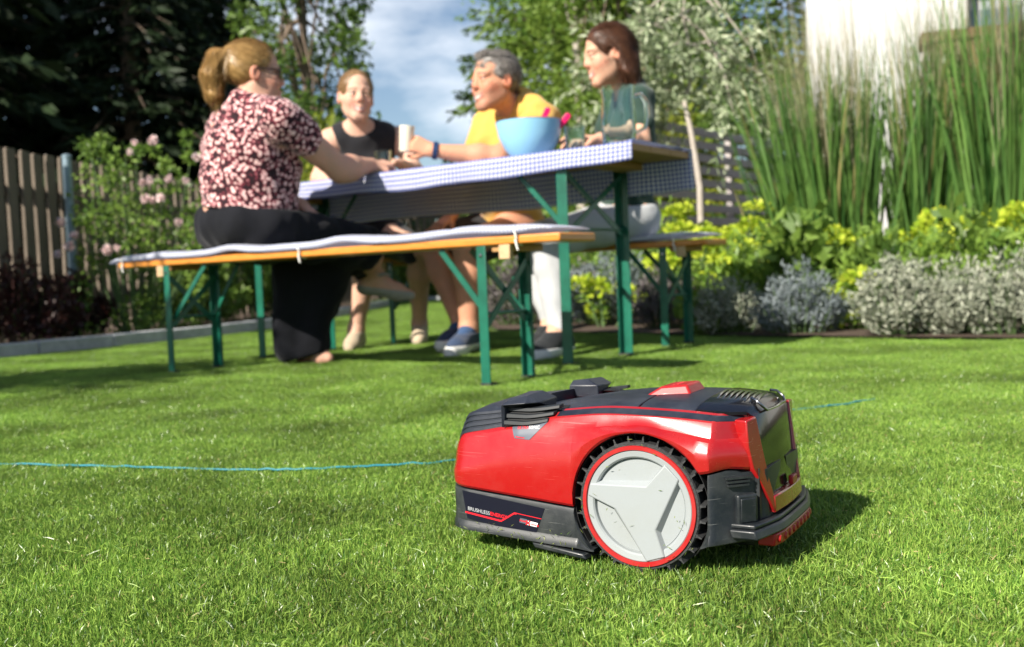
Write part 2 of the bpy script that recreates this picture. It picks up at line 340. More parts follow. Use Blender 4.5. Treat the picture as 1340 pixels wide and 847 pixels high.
def smoked():
    m = bpy.data.materials.new('smoked_cover'); m.use_nodes = True; t = m.node_tree; b = t.nodes['Principled BSDF']; l = t.links.new
    b.inputs['Base Color'].default_value = (.008, .008, .012, 1); b.inputs['Roughness'].default_value = .14; b.inputs['Coat Weight'].default_value = .25
    tr = t.nodes.new('ShaderNodeBsdfTransparent'); tr.inputs['Color'].default_value = (.55, .50, .53, 1)
    mx = t.nodes.new('ShaderNodeMixShader'); mx.inputs['Fac'].default_value = .28; l(b.outputs[0], mx.inputs[1]); l(tr.outputs[0], mx.inputs[2]); l(mx.outputs[0], t.nodes['Material Output'].inputs['Surface'])
    return m
m_smoke = smoked()
MW = .27; MC = MW / 2
mower = empty('robot_mower', MOW, -PSI, 'red and charcoal robotic lawn mower with big pale grey wheel standing on the lawn', 'robot mower')
def b_out(a):                                   # plan outline of the near side
    a = np.asarray(a, float); R = .036
    f = np.where(a < -.2325, R - np.sqrt(np.maximum(R * R - np.minimum(-.2325 - a, R * .999) ** 2, 0)), 0)
    r = np.interp(a, [.0845, .0875, .090, .12, .135], [0, .0012, .0045, .044, .070]); return f + r
def c_lo(a): return np.interp(a, [-.267, -.088, -.05, .0, .062, .1, .12], [.0895, .0745, .073, .09, .1205, .128, .1235])
def c_sh(a): return ci(a, [-.2685, -.2605, -.248, -.210, -.175, -.107, -.036, .03, .08, .105, .12], [.130, .144, .155, .163, .1695, .1795, .1850, .1835, .1805, .1775, .176])
def c_cr(a): return ci(a, [-.2685, -.2, -.1, -.02, .032, .084, .1, .12], [.114, .138, .157, .1700, .1665, .1580, .156, .155])
def c_ct(a): return ci(a, [-.27, -.2, -.164, -.09, -.036, .045, .093, .123], [.150, .172, .182, .193, .198, .2005, .1985, .194])
R_ARCH = .0842
def arch_hi(a): return .0815 + math.sqrt(max(R_ARCH ** 2 - a * a, 0)) if abs(a) < R_ARCH else 0
def arch_lo(a): return .0815 - math.sqrt(max(R_ARCH ** 2 - a * a, 0)) if abs(a) < R_ARCH else 9
def section(a):
    b0 = float(b_out(a)); lo, cr, sh, ct = float(c_lo(a)), float(c_cr(a)), float(c_sh(a)), float(c_ct(a)); k = float(np.interp(a, [-.16, -.04], [0, 1]))
    lo = max(lo, arch_hi(a)); cr = max(cr, lo + .006); H_ = cr - lo; t1 = min(.003, H_ * .2); t2 = min(.016, H_ * .4)
    near = [(b0 + .010, lo + .001), (b0 + .002, lo), (b0 - .0003, lo + t1), (b0 - .001, lo + t2), (b0 - .0012, lo + .55 * H_), (b0 + .0012, cr - min(.012, H_ * .25)), (b0 + .0045 + .002 * k, cr)]
    h = sh - cr
    near += [(b0 + .0065 + .0065 * k, cr + h * (.40 - .22 * k)), (b0 + .0100 + .0068 * k, cr + h * (.72 - .20 * k)), (b0 + .0165 + .0026 * k, cr + h * .93), (b0 + .0205, sh), (b0 + .0315, sh + .0052), (b0 + .0375, sh + .0072), (b0 + .043, sh + .006)]
    near.append((MC, min(ct, sh + .022) - .006))
    return near
def loft(name, stations, secf, mat, parent, capping=True, ang=32, mirror=True, closed=True):
    V = []; F = []
    secs = []
    for a in stations:
        s = secf(a); s = s + [(MW - b, c) for b, c in s[-2::-1]] if mirror else s
        secs.append(s)
    k = len(secs[0])
    for a, s in zip(stations, secs): V += [(a, b, c) for b, c in s]
    for i in range(len(stations) - 1):
        for j in range(k if closed else k - 1):
            j2 = (j + 1) % k; F.append((i * k + j, i * k + j2, (i + 1) * k + j2, (i + 1) * k + j))
    if capping: F.append(tuple(range(k))); F.append(tuple((len(stations) - 1) * k + j for j in range(k)))
    mb = MB().add(V, F); return mb.build(name, mat, parent, ang)
WC = (0., .0815)                                # wheel centre (a, c)
ex = np.array([[1., 0, 0], [0, 0, 1], [0, 1, 0]])  # lathe z -> local y
def axis(origin): return (np.array([[1., 0, 0], [0, 0, -1.], [0, 1., 0]]), np.array(origin, float))   # (x, y, h) -> (x, -h, y)
cl = R_ARCH * np.cos(np.linspace(PI, 0, 41))
stn = np.concatenate([np.linspace(-.268, -.2325, 9), np.linspace(-.222, -.089, 14), cl, [.0845, .0865, .090, .094, .098, .102, .106, .110, .115, .12]])
stn = np.array(sorted(set(np.round(stn, 5))))
shell = loft('red_shell', stn, section, m_red, mower, closed=False, ang=24)
# charcoal underbody
def c_bot(a): return np.interp(a, [-.27, -.26, -.1, -.06, .06, .085, .135], [.034, .032, .023, .022, .036, .041, .042])
def under(a):
    b0 = float(b_out(a)); lo = float(c_lo(a)) - .0015; bt = float(c_bot(a))
    if a > .11: lo = .122
    if abs(a) < R_ARCH: lo = min(lo, arch_lo(a))
    lo = max(lo, bt + .003); h = lo - bt; e = min(1, h / .03)
    return [(b0 + .03, bt + .004 * e), (b0 + .006, bt), (b0 - .004 * e, bt + .003 * e), (b0 - .0035 * e, bt + .009 * e), (b0 + .0002, bt + .014 * e), (b0 + .0002, lo - .006 * e), (b0 + .002, lo - .001 * e), (b0 + .03, lo), (b0 + .058, lo)]
sl_ = np.concatenate([np.linspace(-.268, -.2325, 9), np.linspace(-.222, -.089, 10), np.linspace(-.086, -.0585, 14)])
sr_ = np.concatenate([np.linspace(.0735, .0842, 8), np.linspace(.086, .133, 12)])
chassis = empty('chassis'); chassis.parent = mower
for stl in (sl_, sr_):
    for flip in (0, 1):
        loft('skirt' if stl is sl_ else 'rear_corner', stl, (lambda a: [(MW - b, c) for b, c in under(a)]) if flip else under, m_dark, chassis, mirror=False)
bevel(MB().box((-.062, MC, .070), (.366, .146, .080)).build('core', m_dark, chassis), .006)
MB().box((.108, MC, .085), (.040, .170, .078)).build('rear_core', m_dark, chassis)
MB().box((-.2480, MC, .060), (.030, .19, .050)).build('front_core', m_dark, chassis)
for sgn, yb in ((1, 0.), (-1, MW)):
    Mx = (np.array([[1., 0, 0], [0, 0, float(sgn)], [0, 1., 0]]), v3(WC[0], yb, WC[1]))
    well = MB().lathe([(.0838, .006), (.0838, .0575), (.03, .0575), (.03, .056), (.0832, .056), (.0832, .006)], 64, Mx, close=True).build('wheel_well', m_well, mower)
    # the lower part of the liner would reach below the skirt: keep what is above
    bm = bmesh.new(); bm.from_mesh(well.data); bmesh.ops.delete(bm, geom=[v for v in bm.verts if v.co.z < .028], context='VERTS'); bm.to_mesh(well.data); bm.free()
    wheel = empty('wheel', (WC[0], yb + .001 * sgn, WC[1])); wheel.parent = mower
    Wm = (np.array([[1., 0, 0], [0, 0, float(sgn)], [0, 1., 0]]), v3(0, 0, 0))
    t = MB().lathe([(.0705, .0), (.0735, .0), (.0748, .002), (.0748, .040), (.0735, .042), (.066, .042), (.066, .012), (.0705, .003)], 96, Wm, close=True)
    for k in range(27):
        a = 2 * PI * (k + .3) / 27; ca, sa = math.cos(a), math.sin(a); ux, uy = v3(ca, sa, 0), v3(-sa, ca, 0); z = v3(0, 0, 1)
        def lug(h0, h1, sk):
            V = []
            for h, q in ((h0, 0.), (h1, sk)):
                for r, w in ((.0738, .0026), (.0762, .0012), (.0812, .0008), (.0812, -.0008), (.0762, -.0012), (.0738, -.0026)):
                    V.append(Wm[0] @ (ux * r + uy * (w + q) + z * h))
            t.add(V, [tuple(range(6)), tuple(range(11, 5, -1))] + [(i, (i + 1) % 6, 6 + (i + 1) % 6, 6 + i) for i in range(6)])
        lug(.0008, .020, .004); lug(.020, .0405, .0)
    t.build('tyre', m_tyre, wheel, 30)
    rr = MB().lathe([(.0652, -.0012), (.0658, -.0022), (.0700, -.0022), (.0706, -.0012), (.0706, .006), (.0652, .006)], 96, Wm, close=True).build('rim_ring', m_red2, wheel, 40)
    hub = MB().lathe([(.0, .0058), (.0545, .0058), (.0550, .0066), (.0556, .0066), (.0562, .0020), (.0580, .0002), (.0640, -.0006), (.0651, .0004), (.0651, .02), (.0, .02)], 96, Wm).build('hub_cover', m_hub, wheel, 25)
    top = [(-.0636, .0238), (-.0645, .0095), (-.0282, -.0047), (.0089, -.0645), (.0310, -.0570), (.0205, -.0255), (.0505, .0345), (.0350, .0500), (.0109, .0237)]
    if sgn < 0: top = [(-x, y) for x, y in top]
    outw = [(0, 1), (0, -1), None, (-1, 0), (1, 0), None, (.7, -.7), (-.7, .7), None]
    base = []
    for (x, y), d in zip(top, outw):
        if d is None: q = math.hypot(x, y); base.append((x * (1 + .0075 / q), y * (1 + .0075 / q)))
        else: base.append((x + (d[0] * .0045 if sgn > 0 else -d[0] * .0045), y + d[1] * .0045))
    n = len(top); sp = MB()
    clampr = lambda x, y, R: (x, y) if math.hypot(x, y) < R else (x * R / math.hypot(x, y), y * R / math.hypot(x, y))
    top = [clampr(x, y, .0640) for x, y in top]; base = [clampr(x, y, .0642) for x, y in base]
    sp.add([Wm[0] @ v3(x, y, -.0022) for x, y in top] + [Wm[0] @ v3(x, y, .0068) for x, y in base], [tuple(range(n))] + [(i, (i + 1) % n, n + (i + 1) % n, n + i) for i in range(n)])
    so = sp.build('hub_spokes', m_hub, wheel, 20); bevel(so, .0012, 3, 15)
    if sgn < 0: pass
def side_b(a, c, off=.0005):                    # near side surface of the shell
    s = section(a)[1:10]; cs = [p[1] for p in s]; bs = [p[0] for p in s]
    return float(np.interp(c, cs, bs)) - off
def conform(name, quad, mat, parent, surf, nx=14, ny=8):
    (p0, p1, p2, p3) = [np.array(p, float) for p in quad]; V = []; F = []
    for j in range(ny + 1):
        for i in range(nx + 1):
            u, v = i / nx, j / ny; q = (p0 * (1 - u) + p1 * u) * (1 - v) + (p3 * (1 - u) + p2 * u) * v; V.append((q[0], surf(*q), q[1]))
    for j in range(ny):
        for i in range(nx):
            k = j * (nx + 1) + i; F.append((k, k + 1, k + nx + 2, k + nx + 1))
    return link(name, mesh(name, V, F, 40), mat, parent)
def text_mesh(name, txt, size, a, c, slope, mat, parent, surf, bold=.0, shear=0.):
    cu = bpy.data.curves.new(name, 'FONT'); cu.body = txt; cu.size = size; cu.offset = bold; cu.shear = shear; cu.resolution_u = 3
    ob = bpy.data.objects.new(name, cu); COL.objects.link(ob); dg = bpy.context.evaluated_depsgraph_get()
    me = bpy.data.meshes.new_from_object(ob.evaluated_get(dg)); bpy.data.objects.remove(ob); w = 0
    for v in me.vertices:
        x, y = v.co.x, v.co.y; w = max(w, x); aa = a + x; cc = c + y + slope * x; v.co = (aa, surf(aa, cc), cc)
    me.name = name; o = link(name, me, mat, parent); return a + w
# skirt sticker
skb = lambda off: (lambda a, c: float(b_out(a)) + .0002 - off)
stk = conform('side_sticker', [(-.235, .0475), (-.1375, .0335), (-.1225, .0690), (-.2415, .0830)], m_stk, mower, skb(.0005), 10, 4)
ex_ = text_mesh('lettering', 'BRUSHLESS', .0066, -.2335, .0585, -.125, m_prg, stk, skb(.0009))
text_mesh('lettering', 'ENERGY', .0066, ex_ + .0006, .0585 - .125 * (ex_ + .0006 + .2335), -.125, m_prr, stk, skb(.0009), .0001)
def stripe(pts, w, mat, parent, surf):
    mb = MB()
    for (a0, c0), (a1, c1) in zip(pts[:-1], pts[1:]):
        h = w / 2; mb.add([(a0, surf(a0, c0), c0 - h), (a1, surf(a1, c1), c1 - h), (a1, surf(a1, c1), c1 + h), (a0, surf(a0, c0), c0 + h)], [(0, 1, 2, 3)])
    return mb.build('red_line', mat, parent, None)
stripe([(-.2375, .0555), (-.1870, .0487), (-.1840, .0488), (-.1655, .0597), (-.1620, .0596)], .0022, m_prr, stk, skb(.0009))
stripe([(-.1620, .0600), (-.1275, .0560)], .0008, m_prr, stk, skb(.0009))
conform('logo_plate', [(-.1585, .0490), (-.1490, .0478), (-.1470, .0536), (-.1570, .0548)], m_grey, stk, skb(.0010), 1, 1)
conform('logo_plate', [(-.1480, .0470), (-.1345, .0452), (-.1325, .0503), (-.1465, .0522)], m_prw, stk, skb(.0010), 1, 1)
text_mesh('lettering', 'POWER', .0034, -.1578, .0506, -.125, m_prr, stk, skb(.0013), .00008)
text_mesh('lettering', 'X', .0075, -.1492, .0474, -.12, m_prr, stk, skb(.0016), .0003, .2)
text_mesh('lettering', 'CHANGE', .0032, -.1447, .0476, -.13, m_prr, stk, skb(.0013), .00012)
tagd = conform('side_tag', [(-.164, .1525), (-.143, .1515), (-.1215, .1728), (-.1725, .1705)], m_grey, mower, lambda a, c: side_b(a, c, .0007), 14, 8)
ex_ = text_mesh('lettering', 'ULTRA', .0050, -.1615, .1634, .06, m_prr, tagd, lambda a, c: side_b(a, c, .0011), .0001)
text_mesh('lettering', 'SONIC', .0050, ex_ + .0004, .1634 + .06 * (ex_ + .1619), .06, m_prw, tagd, lambda a, c: side_b(a, c, .0011))
stripe([(-.1625, .1545), (-.1585, .1540), (-.150, .1535)], .0012, m_prr, tagd, lambda a, c: side_b(a, c, .0011))
# dark stripe along the shoulder
for sg in (0, 1):
    V = []; F = []; sa = np.linspace(-.112, .112, 40)
    for a in sa:
        b0 = float(b_out(a)); sh = float(c_sh(a))
        for q, dc in ((.0208, .0008), (.0312, .0058), (.0318, .003), (.0212, -.001)):
            b = b0 + q; V.append((a, b if sg == 0 else MW - b, sh + dc))
    for i in range(len(sa) - 1):
        for j in range(4): F.append((i * 4 + j, i * 4 + (j + 1) % 4, i * 4 + 4 + (j + 1) % 4, i * 4 + 4 + j))
    MB().add(V, F).build('shoulder_stripe', m_navy, mower, 40)
# top deck, three panels
def deck(name, a0, a1, mat, n=16, edge=None):
    V = []; F = []; sa = np.linspace(a0, a1, n); ts = np.linspace(-1, 1, 17)
    for a in sa:
        be = float(np.interp(a, [-.178, -.11, .1, .123], [.095, .0425, .0392, .047])); ce = float(c_sh(a)) + .0078; ct = max(float(c_ct(a)), ce + .003)
        if a < -.11: ce = ct - .005
        for dz in (0, -.007):
            for tt in ts: V.append((a, MC + tt * (MC - be), ce + (ct - ce) * (1 - abs(tt) ** 2.6) + dz - (.0012 if abs(tt) == 1 and dz == 0 else 0)))
    k = 34
    for i in range(n - 1):
        for j in range(16): F.append((i * k + j, i * k + j + 1, (i + 1) * k + j + 1, (i + 1) * k + j)); F.append((i * k + 17 + j, i * k + 18 + j, (i + 1) * k + 18 + j, (i + 1) * k + 17 + j))
        for j in (0, 16): F.append((i * k + j, i * k + 17 + j, (i + 1) * k + 17 + j, (i + 1) * k + j))
    for i in (0, n - 1):
        for j in range(16): F.append((i * k + j, i * k + j + 1, i * k + 18 + j, i * k + 17 + j))
    o = MB().add(V, F).build(name, mat, mower, 30); return o
bevel(deck('top_panel', -.178, -.0135, m_navy), .0012)
bevel(deck('top_panel', -.0110, .0585, m_navy), .0012)
# smoked rear hatch: over the top and down the back
def hatch():
    prof = [(.0610, float(c_ct(.061)) + .0005), (.08, .1995), (.1, .1985), (.114, .1960), (.1205, .1905), (.1245, .180), (.1285, .150), (.1325, .118), (.1350, .0895)]
    hw = [.097, .095, .089, .080, .0735, .070, .0665, .062, .058]; V = []; F = []; ts = np.linspace(-1, 1, 13)
    for dz in (0, 1):
        for (a, c), w in zip(prof, hw):
            drop = float(np.interp(a, [.061, .1, .1205, .13], [.0095, .0105, .007, .002]))
            for tt in ts:
                cc = c - drop * abs(tt) ** 2.6 if a < .122 else c; aa = a - (.0035 * tt * tt if a > .118 else 0)
                if dz: aa -= .003 if a > .115 else 0; cc -= .0035 if a < .122 else 0
                V.append((aa, MC + tt * w, cc))
    m = len(prof); k = 13
    for s in (0, m * k):
        for i in range(m - 1):
            for j in range(k - 1): F.append((s + i * k + j, s + i * k + j + 1, s + (i + 1) * k + j + 1, s + (i + 1) * k + j))
    for i in range(m - 1):
        for j in (0, k - 1): F.append((i * k + j, m * k + i * k + j, m * k + (i + 1) * k + j, (i + 1) * k + j))
    for i in (0, m - 1):
        for j in range(k - 1): F.append((i * k + j, i * k + j + 1, m * k + i * k + j + 1, m * k + i * k + j))
    return MB().add(V, F).build('rear_hatch', m_smoke, mower, 35)
hatch_o = hatch()
# what shows through the smoked cover: red inner tub and dark display
MB().box((.100, MC, .176), (.030, .15, .014)).build('inner_tray', m_red2, mower)
bevel(MB().box((.1000, MC, .150), (.012, .120, .020)).build('inner_shelf', m_well, mower), .002)
# vent ribs across the hatch top, and the grip loop
rb = None
for i in range(8):
    a = .0655 + i * .0066; cz = float(c_ct(a)) + .0008
    pts = [(a - .009 * (u - .5), MC - .010 + .082 * (u - .5), cz + .0006 - .004 * (abs(2 * u - 1) ** 3)) for u in np.linspace(0, 1, 9)]
    MB().tube(pts, [.0008] + [.0017] * 7 + [.0008], 6).build('vent_rib', m_chrome, hatch_o, 60)
loop = [(.1080, MC - .040, .1985), (.1150, MC - .046, .1970), (.1225, MC - .046, .1905), (.1260, MC - .040, .1850), (.1265, MC, .1840), (.1260, MC + .040, .1850), (.1225, MC + .046, .1905), (.1150, MC + .046, .1970), (.1080, MC + .040, .1985)]
MB().tube(loop, .0017, 8).build('grip_loop', m_chrome, hatch_o, 60)
# red frame round the hatch: arms and bottom bar
for sg in (1, -1):
    def q(a, b, c): return (a, b if sg > 0 else MW - b, c)
    P_ = [q(.1195, .036, .180), q(.1225, .0640, .1815), q(.1275, .0670, .150), q(.1335, .0725, .110), q(.1380, .0765, .0885), q(.1390, .0745, .0690), q(.1315, .0560, .1000), q(.1235, .0430, .1245), q(.1195, .0380, .150)]
    Q_ = [(a - .016, b + (.006 if sg > 0 else -.006), c) for a, b, c in P_]
    n = 9; mbx = MB().add(P_ + Q_, [tuple(range(n)), tuple(range(2 * n - 1, n - 1, -1))] + [(i, (i + 1) % n, n + (i + 1) % n, n + i) for i in range(n)])
    bevel(mbx.build('rear_frame_arm', m_red, mower, 25), .0016, 2)
V = []; F = []; bs = np.linspace(.0745, MW - .0745, 9)
for b in bs:
    u = (b - MC) / .0605; aa = .1390 + .0035 * (1 - u * u)
    V += [(aa, b, .0688), (aa - .0008, b, .0885), (aa - .012, b, .0892), (aa - .012, b, .0688)]
for i in range(8):
    for j in range(4): F.append((i * 4 + j, i * 4 + (j + 1) % 4, i * 4 + 4 + (j + 1) % 4, i * 4 + 4 + j))
F += [(0, 1, 2, 3), (32, 33, 34, 35)]
bevel(MB().add(V, F).build('rear_frame_bar', m_red, mower, 30), .0016, 2)
bevel(MB().box((.1405, MC + .012, .0945), (.006, .020, .011)).build('latch', m_red2, mower), .0015)
# rear bumper shelf with red pad strip
def band(name, b0, b1, aoff, cb, ct, depth, mat, n=15, par=None, tilt=0.0, aw=None):
    V = []; F = []
    for b in np.linspace(b0, b1, n):
        u = (b - MC) / MC; aa = aoff - .030 * max(0, abs(u) - .42) ** 1.15 - .004 * u * u
        V += [(aa, b, cb), (aa + tilt, b, ct), (aa + tilt - depth, b, ct), (aa - depth, b, cb)]
    for i in range(n - 1):
        for j in range(4): F.append((i * 4 + j, i * 4 + (j + 1) % 4, i * 4 + 4 + (j + 1) % 4, i * 4 + 4 + j))
    F += [(0, 1, 2, 3), tuple((n - 1) * 4 + j for j in range(4))]
    return bevel(MB().add(V, F).build(name, mat, par or mower, 30), .002, 3)
band('rear_bumper', .016, MW - .016, .1500, .0500, .0600, .030, m_dark, 19, None, -.003)
band('rear_bumper', .022, MW - .022, .1440, .0600, .0655, .030, m_dark, 19)
strip = band('red_bumper_strip', .055, MW - .055, .1475, .0345, .0492, .02, m_red2, 15, None, .0015)
for i in range(9):
    b = .066 + i * (MW - .132) / 8; u = (b - MC) / MC; aa = .1480 - .030 * max(0, abs(u) - .42) ** 1.15 - .004 * u * u
    MB().lathe([(0, .0022), (.0034, .0018), (.0050, 0), (.0050, -.004)], 12, (np.array([[0., 0, 1], [1., 0, 0], [0, 1., 0]]), v3(aa + .0004, b, .0420))).build('bumper_stud', m_red2, strip, 40)
# boss box and ribs on the rear corners
for sg in (1, -1):
    yb = lambda b: b if sg > 0 else MW - b
    nrm = unit(v3(.72, -.69 * sg, 0)); tng = unit(v3(.69 * sg, .72, 0)) if sg > 0 else unit(v3(.69, -.72, 0)); Rm = np.stack([tng, nrm, v3(0, 0, 1)], 1)
    ctr = v3(.1155, yb(.036), .080)
    bx = MB().box(ctr, (.026, .012, .036), Rm).build('corner_boss', m_dark, mower); bevel(bx, .003, 3)
    bx = MB().box(ctr + nrm * .0065 + v3(0, 0, .0), (.019, .003, .027), Rm).build('boss_plate', m_dark, mower); bevel(bx, .001, 2)
    for k in range(3):
        MB().box(v3(.110, yb(.0275), .1170 - .0042 * k), (.030 - .002 * k, .006, .0022), Rm).build('corner_rib', m_dark, mower)
# louvred nose cap and the two louvred side vents
def louvre(name, stations, fb, fc, steps, st_b, st_c, topb, mat, mirror):
    """stepped louvre section swept along the mower; fb/fc give the outer lower edge"""
    V = []; F = []; rows = []
    for a in stations:
        b, c = fb(a), fc(a); s = [(b, c)]
        for i in range(steps):
            s += [(b + .0004, c + st_c(a) * .58), (b + .0062, c + st_c(a) * .58), (b + .0062, c + st_c(a) * .98)]
            b += st_b; c += st_c(a)
            s.append((b, c))
        rows.append((a, s, b, c))
    k = None
    for a, s, b, c in rows:
        s = s + [(b + .0005, c + .003), (b + .004, c + .0050)] + [(topb(a) * u + (b + .004) * (1 - u), c + .005 + .006 * (1 - (1 - u) ** 2)) for u in (.5, 1)]
        if mirror: s = s + [(MW - q, w) for q, w in s[-2::-1]] if topb(a) >= MC - 1e-6 else s
        s = s + [(s[-1][0], s[-1][1] - .02), (s[0][0] + .004, s[0][1] - .004)] if not mirror else s
        k = len(s); V += [(a, q, w) for q, w in s]
    n = len(rows)
    for i in range(n - 1):
        for j in range(k): F.append((i * k + j, i * k + (j + 1) % k, (i + 1) * k + (j + 1) % k, (i + 1) * k + j))
    F += [tuple(range(k)), tuple((n - 1) * k + j for j in range(k))]
    return V, F
sa = np.concatenate([np.linspace(-.2665, -.245, 8), np.linspace(-.236, -.172, 9)])
V, F = louvre('nose', sa, lambda a: float(b_out(a)) + .0150, lambda a: float(c_sh(a)) - .0030, 3, .0050, lambda a: float(np.interp(a, [-.266, -.24, -.17], [.0064, .0068, .0052])), lambda a: MC, m_navy, True)
MB().add(V, F).build('nose_cap', m_navy, mower, 28)
for sg in (1, -1):
    y = lambda b: b if sg > 0 else MW - b
    fl = lambda T: [(a, y(b), c) for a, b, c in T]
    vent = MB().add(fl([(-.180, .0105, .1660), (-.122, .0120, .1690), (-.108, .034, .1850), (-.112, .060, .1880), (-.178, .060, .1880), (-.179, .0260, .1870), (-.140, .0270, .1890)]),
                    [(0, 1, 6, 5), (1, 2, 6), (2, 3, 4, 5, 6), (0, 5, 4), (0, 4, 3, 2, 1)]).build('side_vent', m_well, mower, 25)
    for k in range(3):
        b = .0085 + .0056 * k; c = .1680 + .0078 * k; n = 10; V = []; F = []
        for i, u in enumerate(np.linspace(0, 1, n)):
            a = -.181 + u * (.060 + .0055 * k); lift = .0062 * max(0, u - .45) ** 1.3 * 1.8; inn = .013 * max(0, u - .5) ** 1.4; h = .0052 * (1 - .25 * u)
            V += fl([(a, b + inn, c + lift), (a, b + inn + .0010, c + lift + h), (a, b + inn + .012, c + lift + h + .001), (a, b + inn + .012, c + lift)])
        for i in range(n - 1):
            for j in range(4): F.append((i * 4 + j, i * 4 + (j + 1) % 4, i * 4 + 4 + (j + 1) % 4, i * 4 + 4 + j))
        F += [(0, 1, 2, 3), (36, 37, 38, 39)]
        bevel(MB().add(V, F).build('fin', m_fin, vent, 28), .0007, 2)
    T = fl([(-.1835, .0065, .1640), (-.1835, .0070, .1925), (-.1515, .0125, .1950), (-.1385, .026, .1950), (-.1385, .074, .1965), (-.1790, .080, .1965), (-.1785, .0220, .1990), (-.1545, .0240, .2030), (-.1565, .068, .2050), (-.1770, .072, .2030), (-.1800, .0105, .1640), (-.1800, .0130, .1890), (-.1800, .08, .180), (-.1385, .07, .180)])
    o = MB().add(T, [(1, 2, 7, 6), (6, 7, 8, 9), (2, 3, 7), (3, 4, 8, 7), (4, 5, 9, 8), (1, 6, 9, 5), (0, 1, 11, 10), (0, 10, 12, 5, 1), (1, 11, 2), (11, 13, 3, 2), (3, 13, 4), (11, 12, 13), (12, 5, 4, 13), (10, 11, 12)]).build('vent_hood', m_navy, mower, 20); bevel(o, .0011, 2, 20)
# stop button
T = [(-.0300, MC - .036, .1955), (.0300, MC - .029, .1985), (.0300, MC + .029, .1985), (-.0300, MC + .036, .1955), (-.0100, MC - .027, .2080), (.0230, MC - .023, .2110), (.0230, MC + .023, .2110), (-.0100, MC + .027, .2080)]
o = o_stop = MB().add(T, [(0, 1, 5, 4), (4, 5, 6, 7), (1, 2, 6, 5), (2, 3, 7, 6), (0, 4, 7, 3), (0, 3, 2, 1)]).build('stop_button', m_red2, mower, 25); bevel(o, .003, 3)
# low guard plates beside the wheels, front castors
for sg in (1, -1):
    y = lambda b: b if sg > 0 else MW - b
    T = [(-.142, y(-.002), .0265), (-.070, y(-.006), .0200), (-.066, y(.03), .0200), (-.138, y(.03), .0265)]
    o = MB().add([(a, b, c) for a, b, c in T] + [(a + .004, b, c - .007) for a, b, c in T], [(0, 1, 2, 3), (7, 6, 5, 4), (0, 4, 5, 1), (1, 5, 6, 2), (2, 6, 7, 3), (3, 7, 4, 0)]).build('guard_plate', m_dark, mower); bevel(o, .002)
    MB().lathe([(0, -.008), (.014, -.008), (.017, -.004), (.017, .004), (.014, .008), (0, .008)], 24, (np.array([[1., 0, 0], [0, 0, -1.], [0, 1., 0]]), v3(-.205, y(.075), .018))).build('castor', m_tyre, mower, 30)

# a few grass clippings stuck to wheel and skirt
n = 34; a_ = rng.uniform(0, 2 * PI, n); r_ = np.where(rng.random(n) < .6, rng.uniform(.066, .080, n), rng.uniform(.02, .064, n)); P = np.c_[r_ * np.cos(a_), np.full(n, -.0030), .0815 - np.abs(r_ * np.sin(a_)) * np.where(rng.random(n) < .75, 1, -1)]
P2 = np.c_[rng.uniform(-.255, -.075, 60), np.zeros(60), rng.uniform(.024, .046, 60)]; P2[:, 1] = [float(b_out(a)) - .0048 for a in P2[:, 0]]; P = np.concatenate([P, P2]); D = rng.normal(size=P.shape) * [1, .12, 1]
cards('grass_clippings', P, D, rng.uniform(.003, .008, len(P)), rng.uniform(.0007, .0012, len(P)), leaf_mat('clipping', (.10, .19, .03), (.36, .38, .12)), mower)

cu = bpy.data.curves.new('stop_lettering', 'FONT'); cu.body = 'STOP'; cu.size = .0135; cu.extrude = .0004; cu.align_x = 'CENTER'; ob = bpy.data.objects.new('lettering', cu); COL.objects.link(ob)
me = bpy.data.meshes.new_from_object(ob.evaluated_get(bpy.context.evaluated_depsgraph_get())); bpy.data.objects.remove(ob)
for v in me.vertices: x, y, z = v.co; v.co = (.0095 - y, MC + x, .2086 + (.0095 - y + .0100) / .033 * .0030 - .0006 + z)
link('lettering', me, M_('embossed_red', (.52, .05, .05), .4), o_stop)
# ------------------------------------------------------------------ beer garden table, benches, cloths
YAW = .629
E_ = v3(math.cos(YAW), -math.sin(YAW), 0); N_ = v3(math.sin(YAW), math.cos(YAW), 0); Z_ = v3(0, 0, 1)
B0 = v3(-.675, 3.758, 0); T0 = B0 + .755 * N_ - .158 * E_; F0 = B0 + 1.484 * N_ - .134 * E_
def tl(e, n, z=0): return T0 + e * E_ + n * N_ + z * Z_
m_green = M_('green_enamel', (.006, .100, .062), .38, coat=.15, var=.25, vscale=12, bump=.04, bscale=80)
def wood(name, c1, c2, rough=.35, coat=.2, st=(3, 40, 40), sc=6):
    return M_(name, c1, rough, coat=coat, col2=c2, vscale=sc, stretch=st, bump=.08, bscale=30)
m_orange = wood('varnished_pine', (.50, .17, .022), (.66, .27, .045))
m_under = wood('bare_pine', (.33, .17, .06), (.46, .26, .10), .6, 0)
m_tag = M_('end_block', (.52, .36, .20), .7, var=.2, vscale=30)
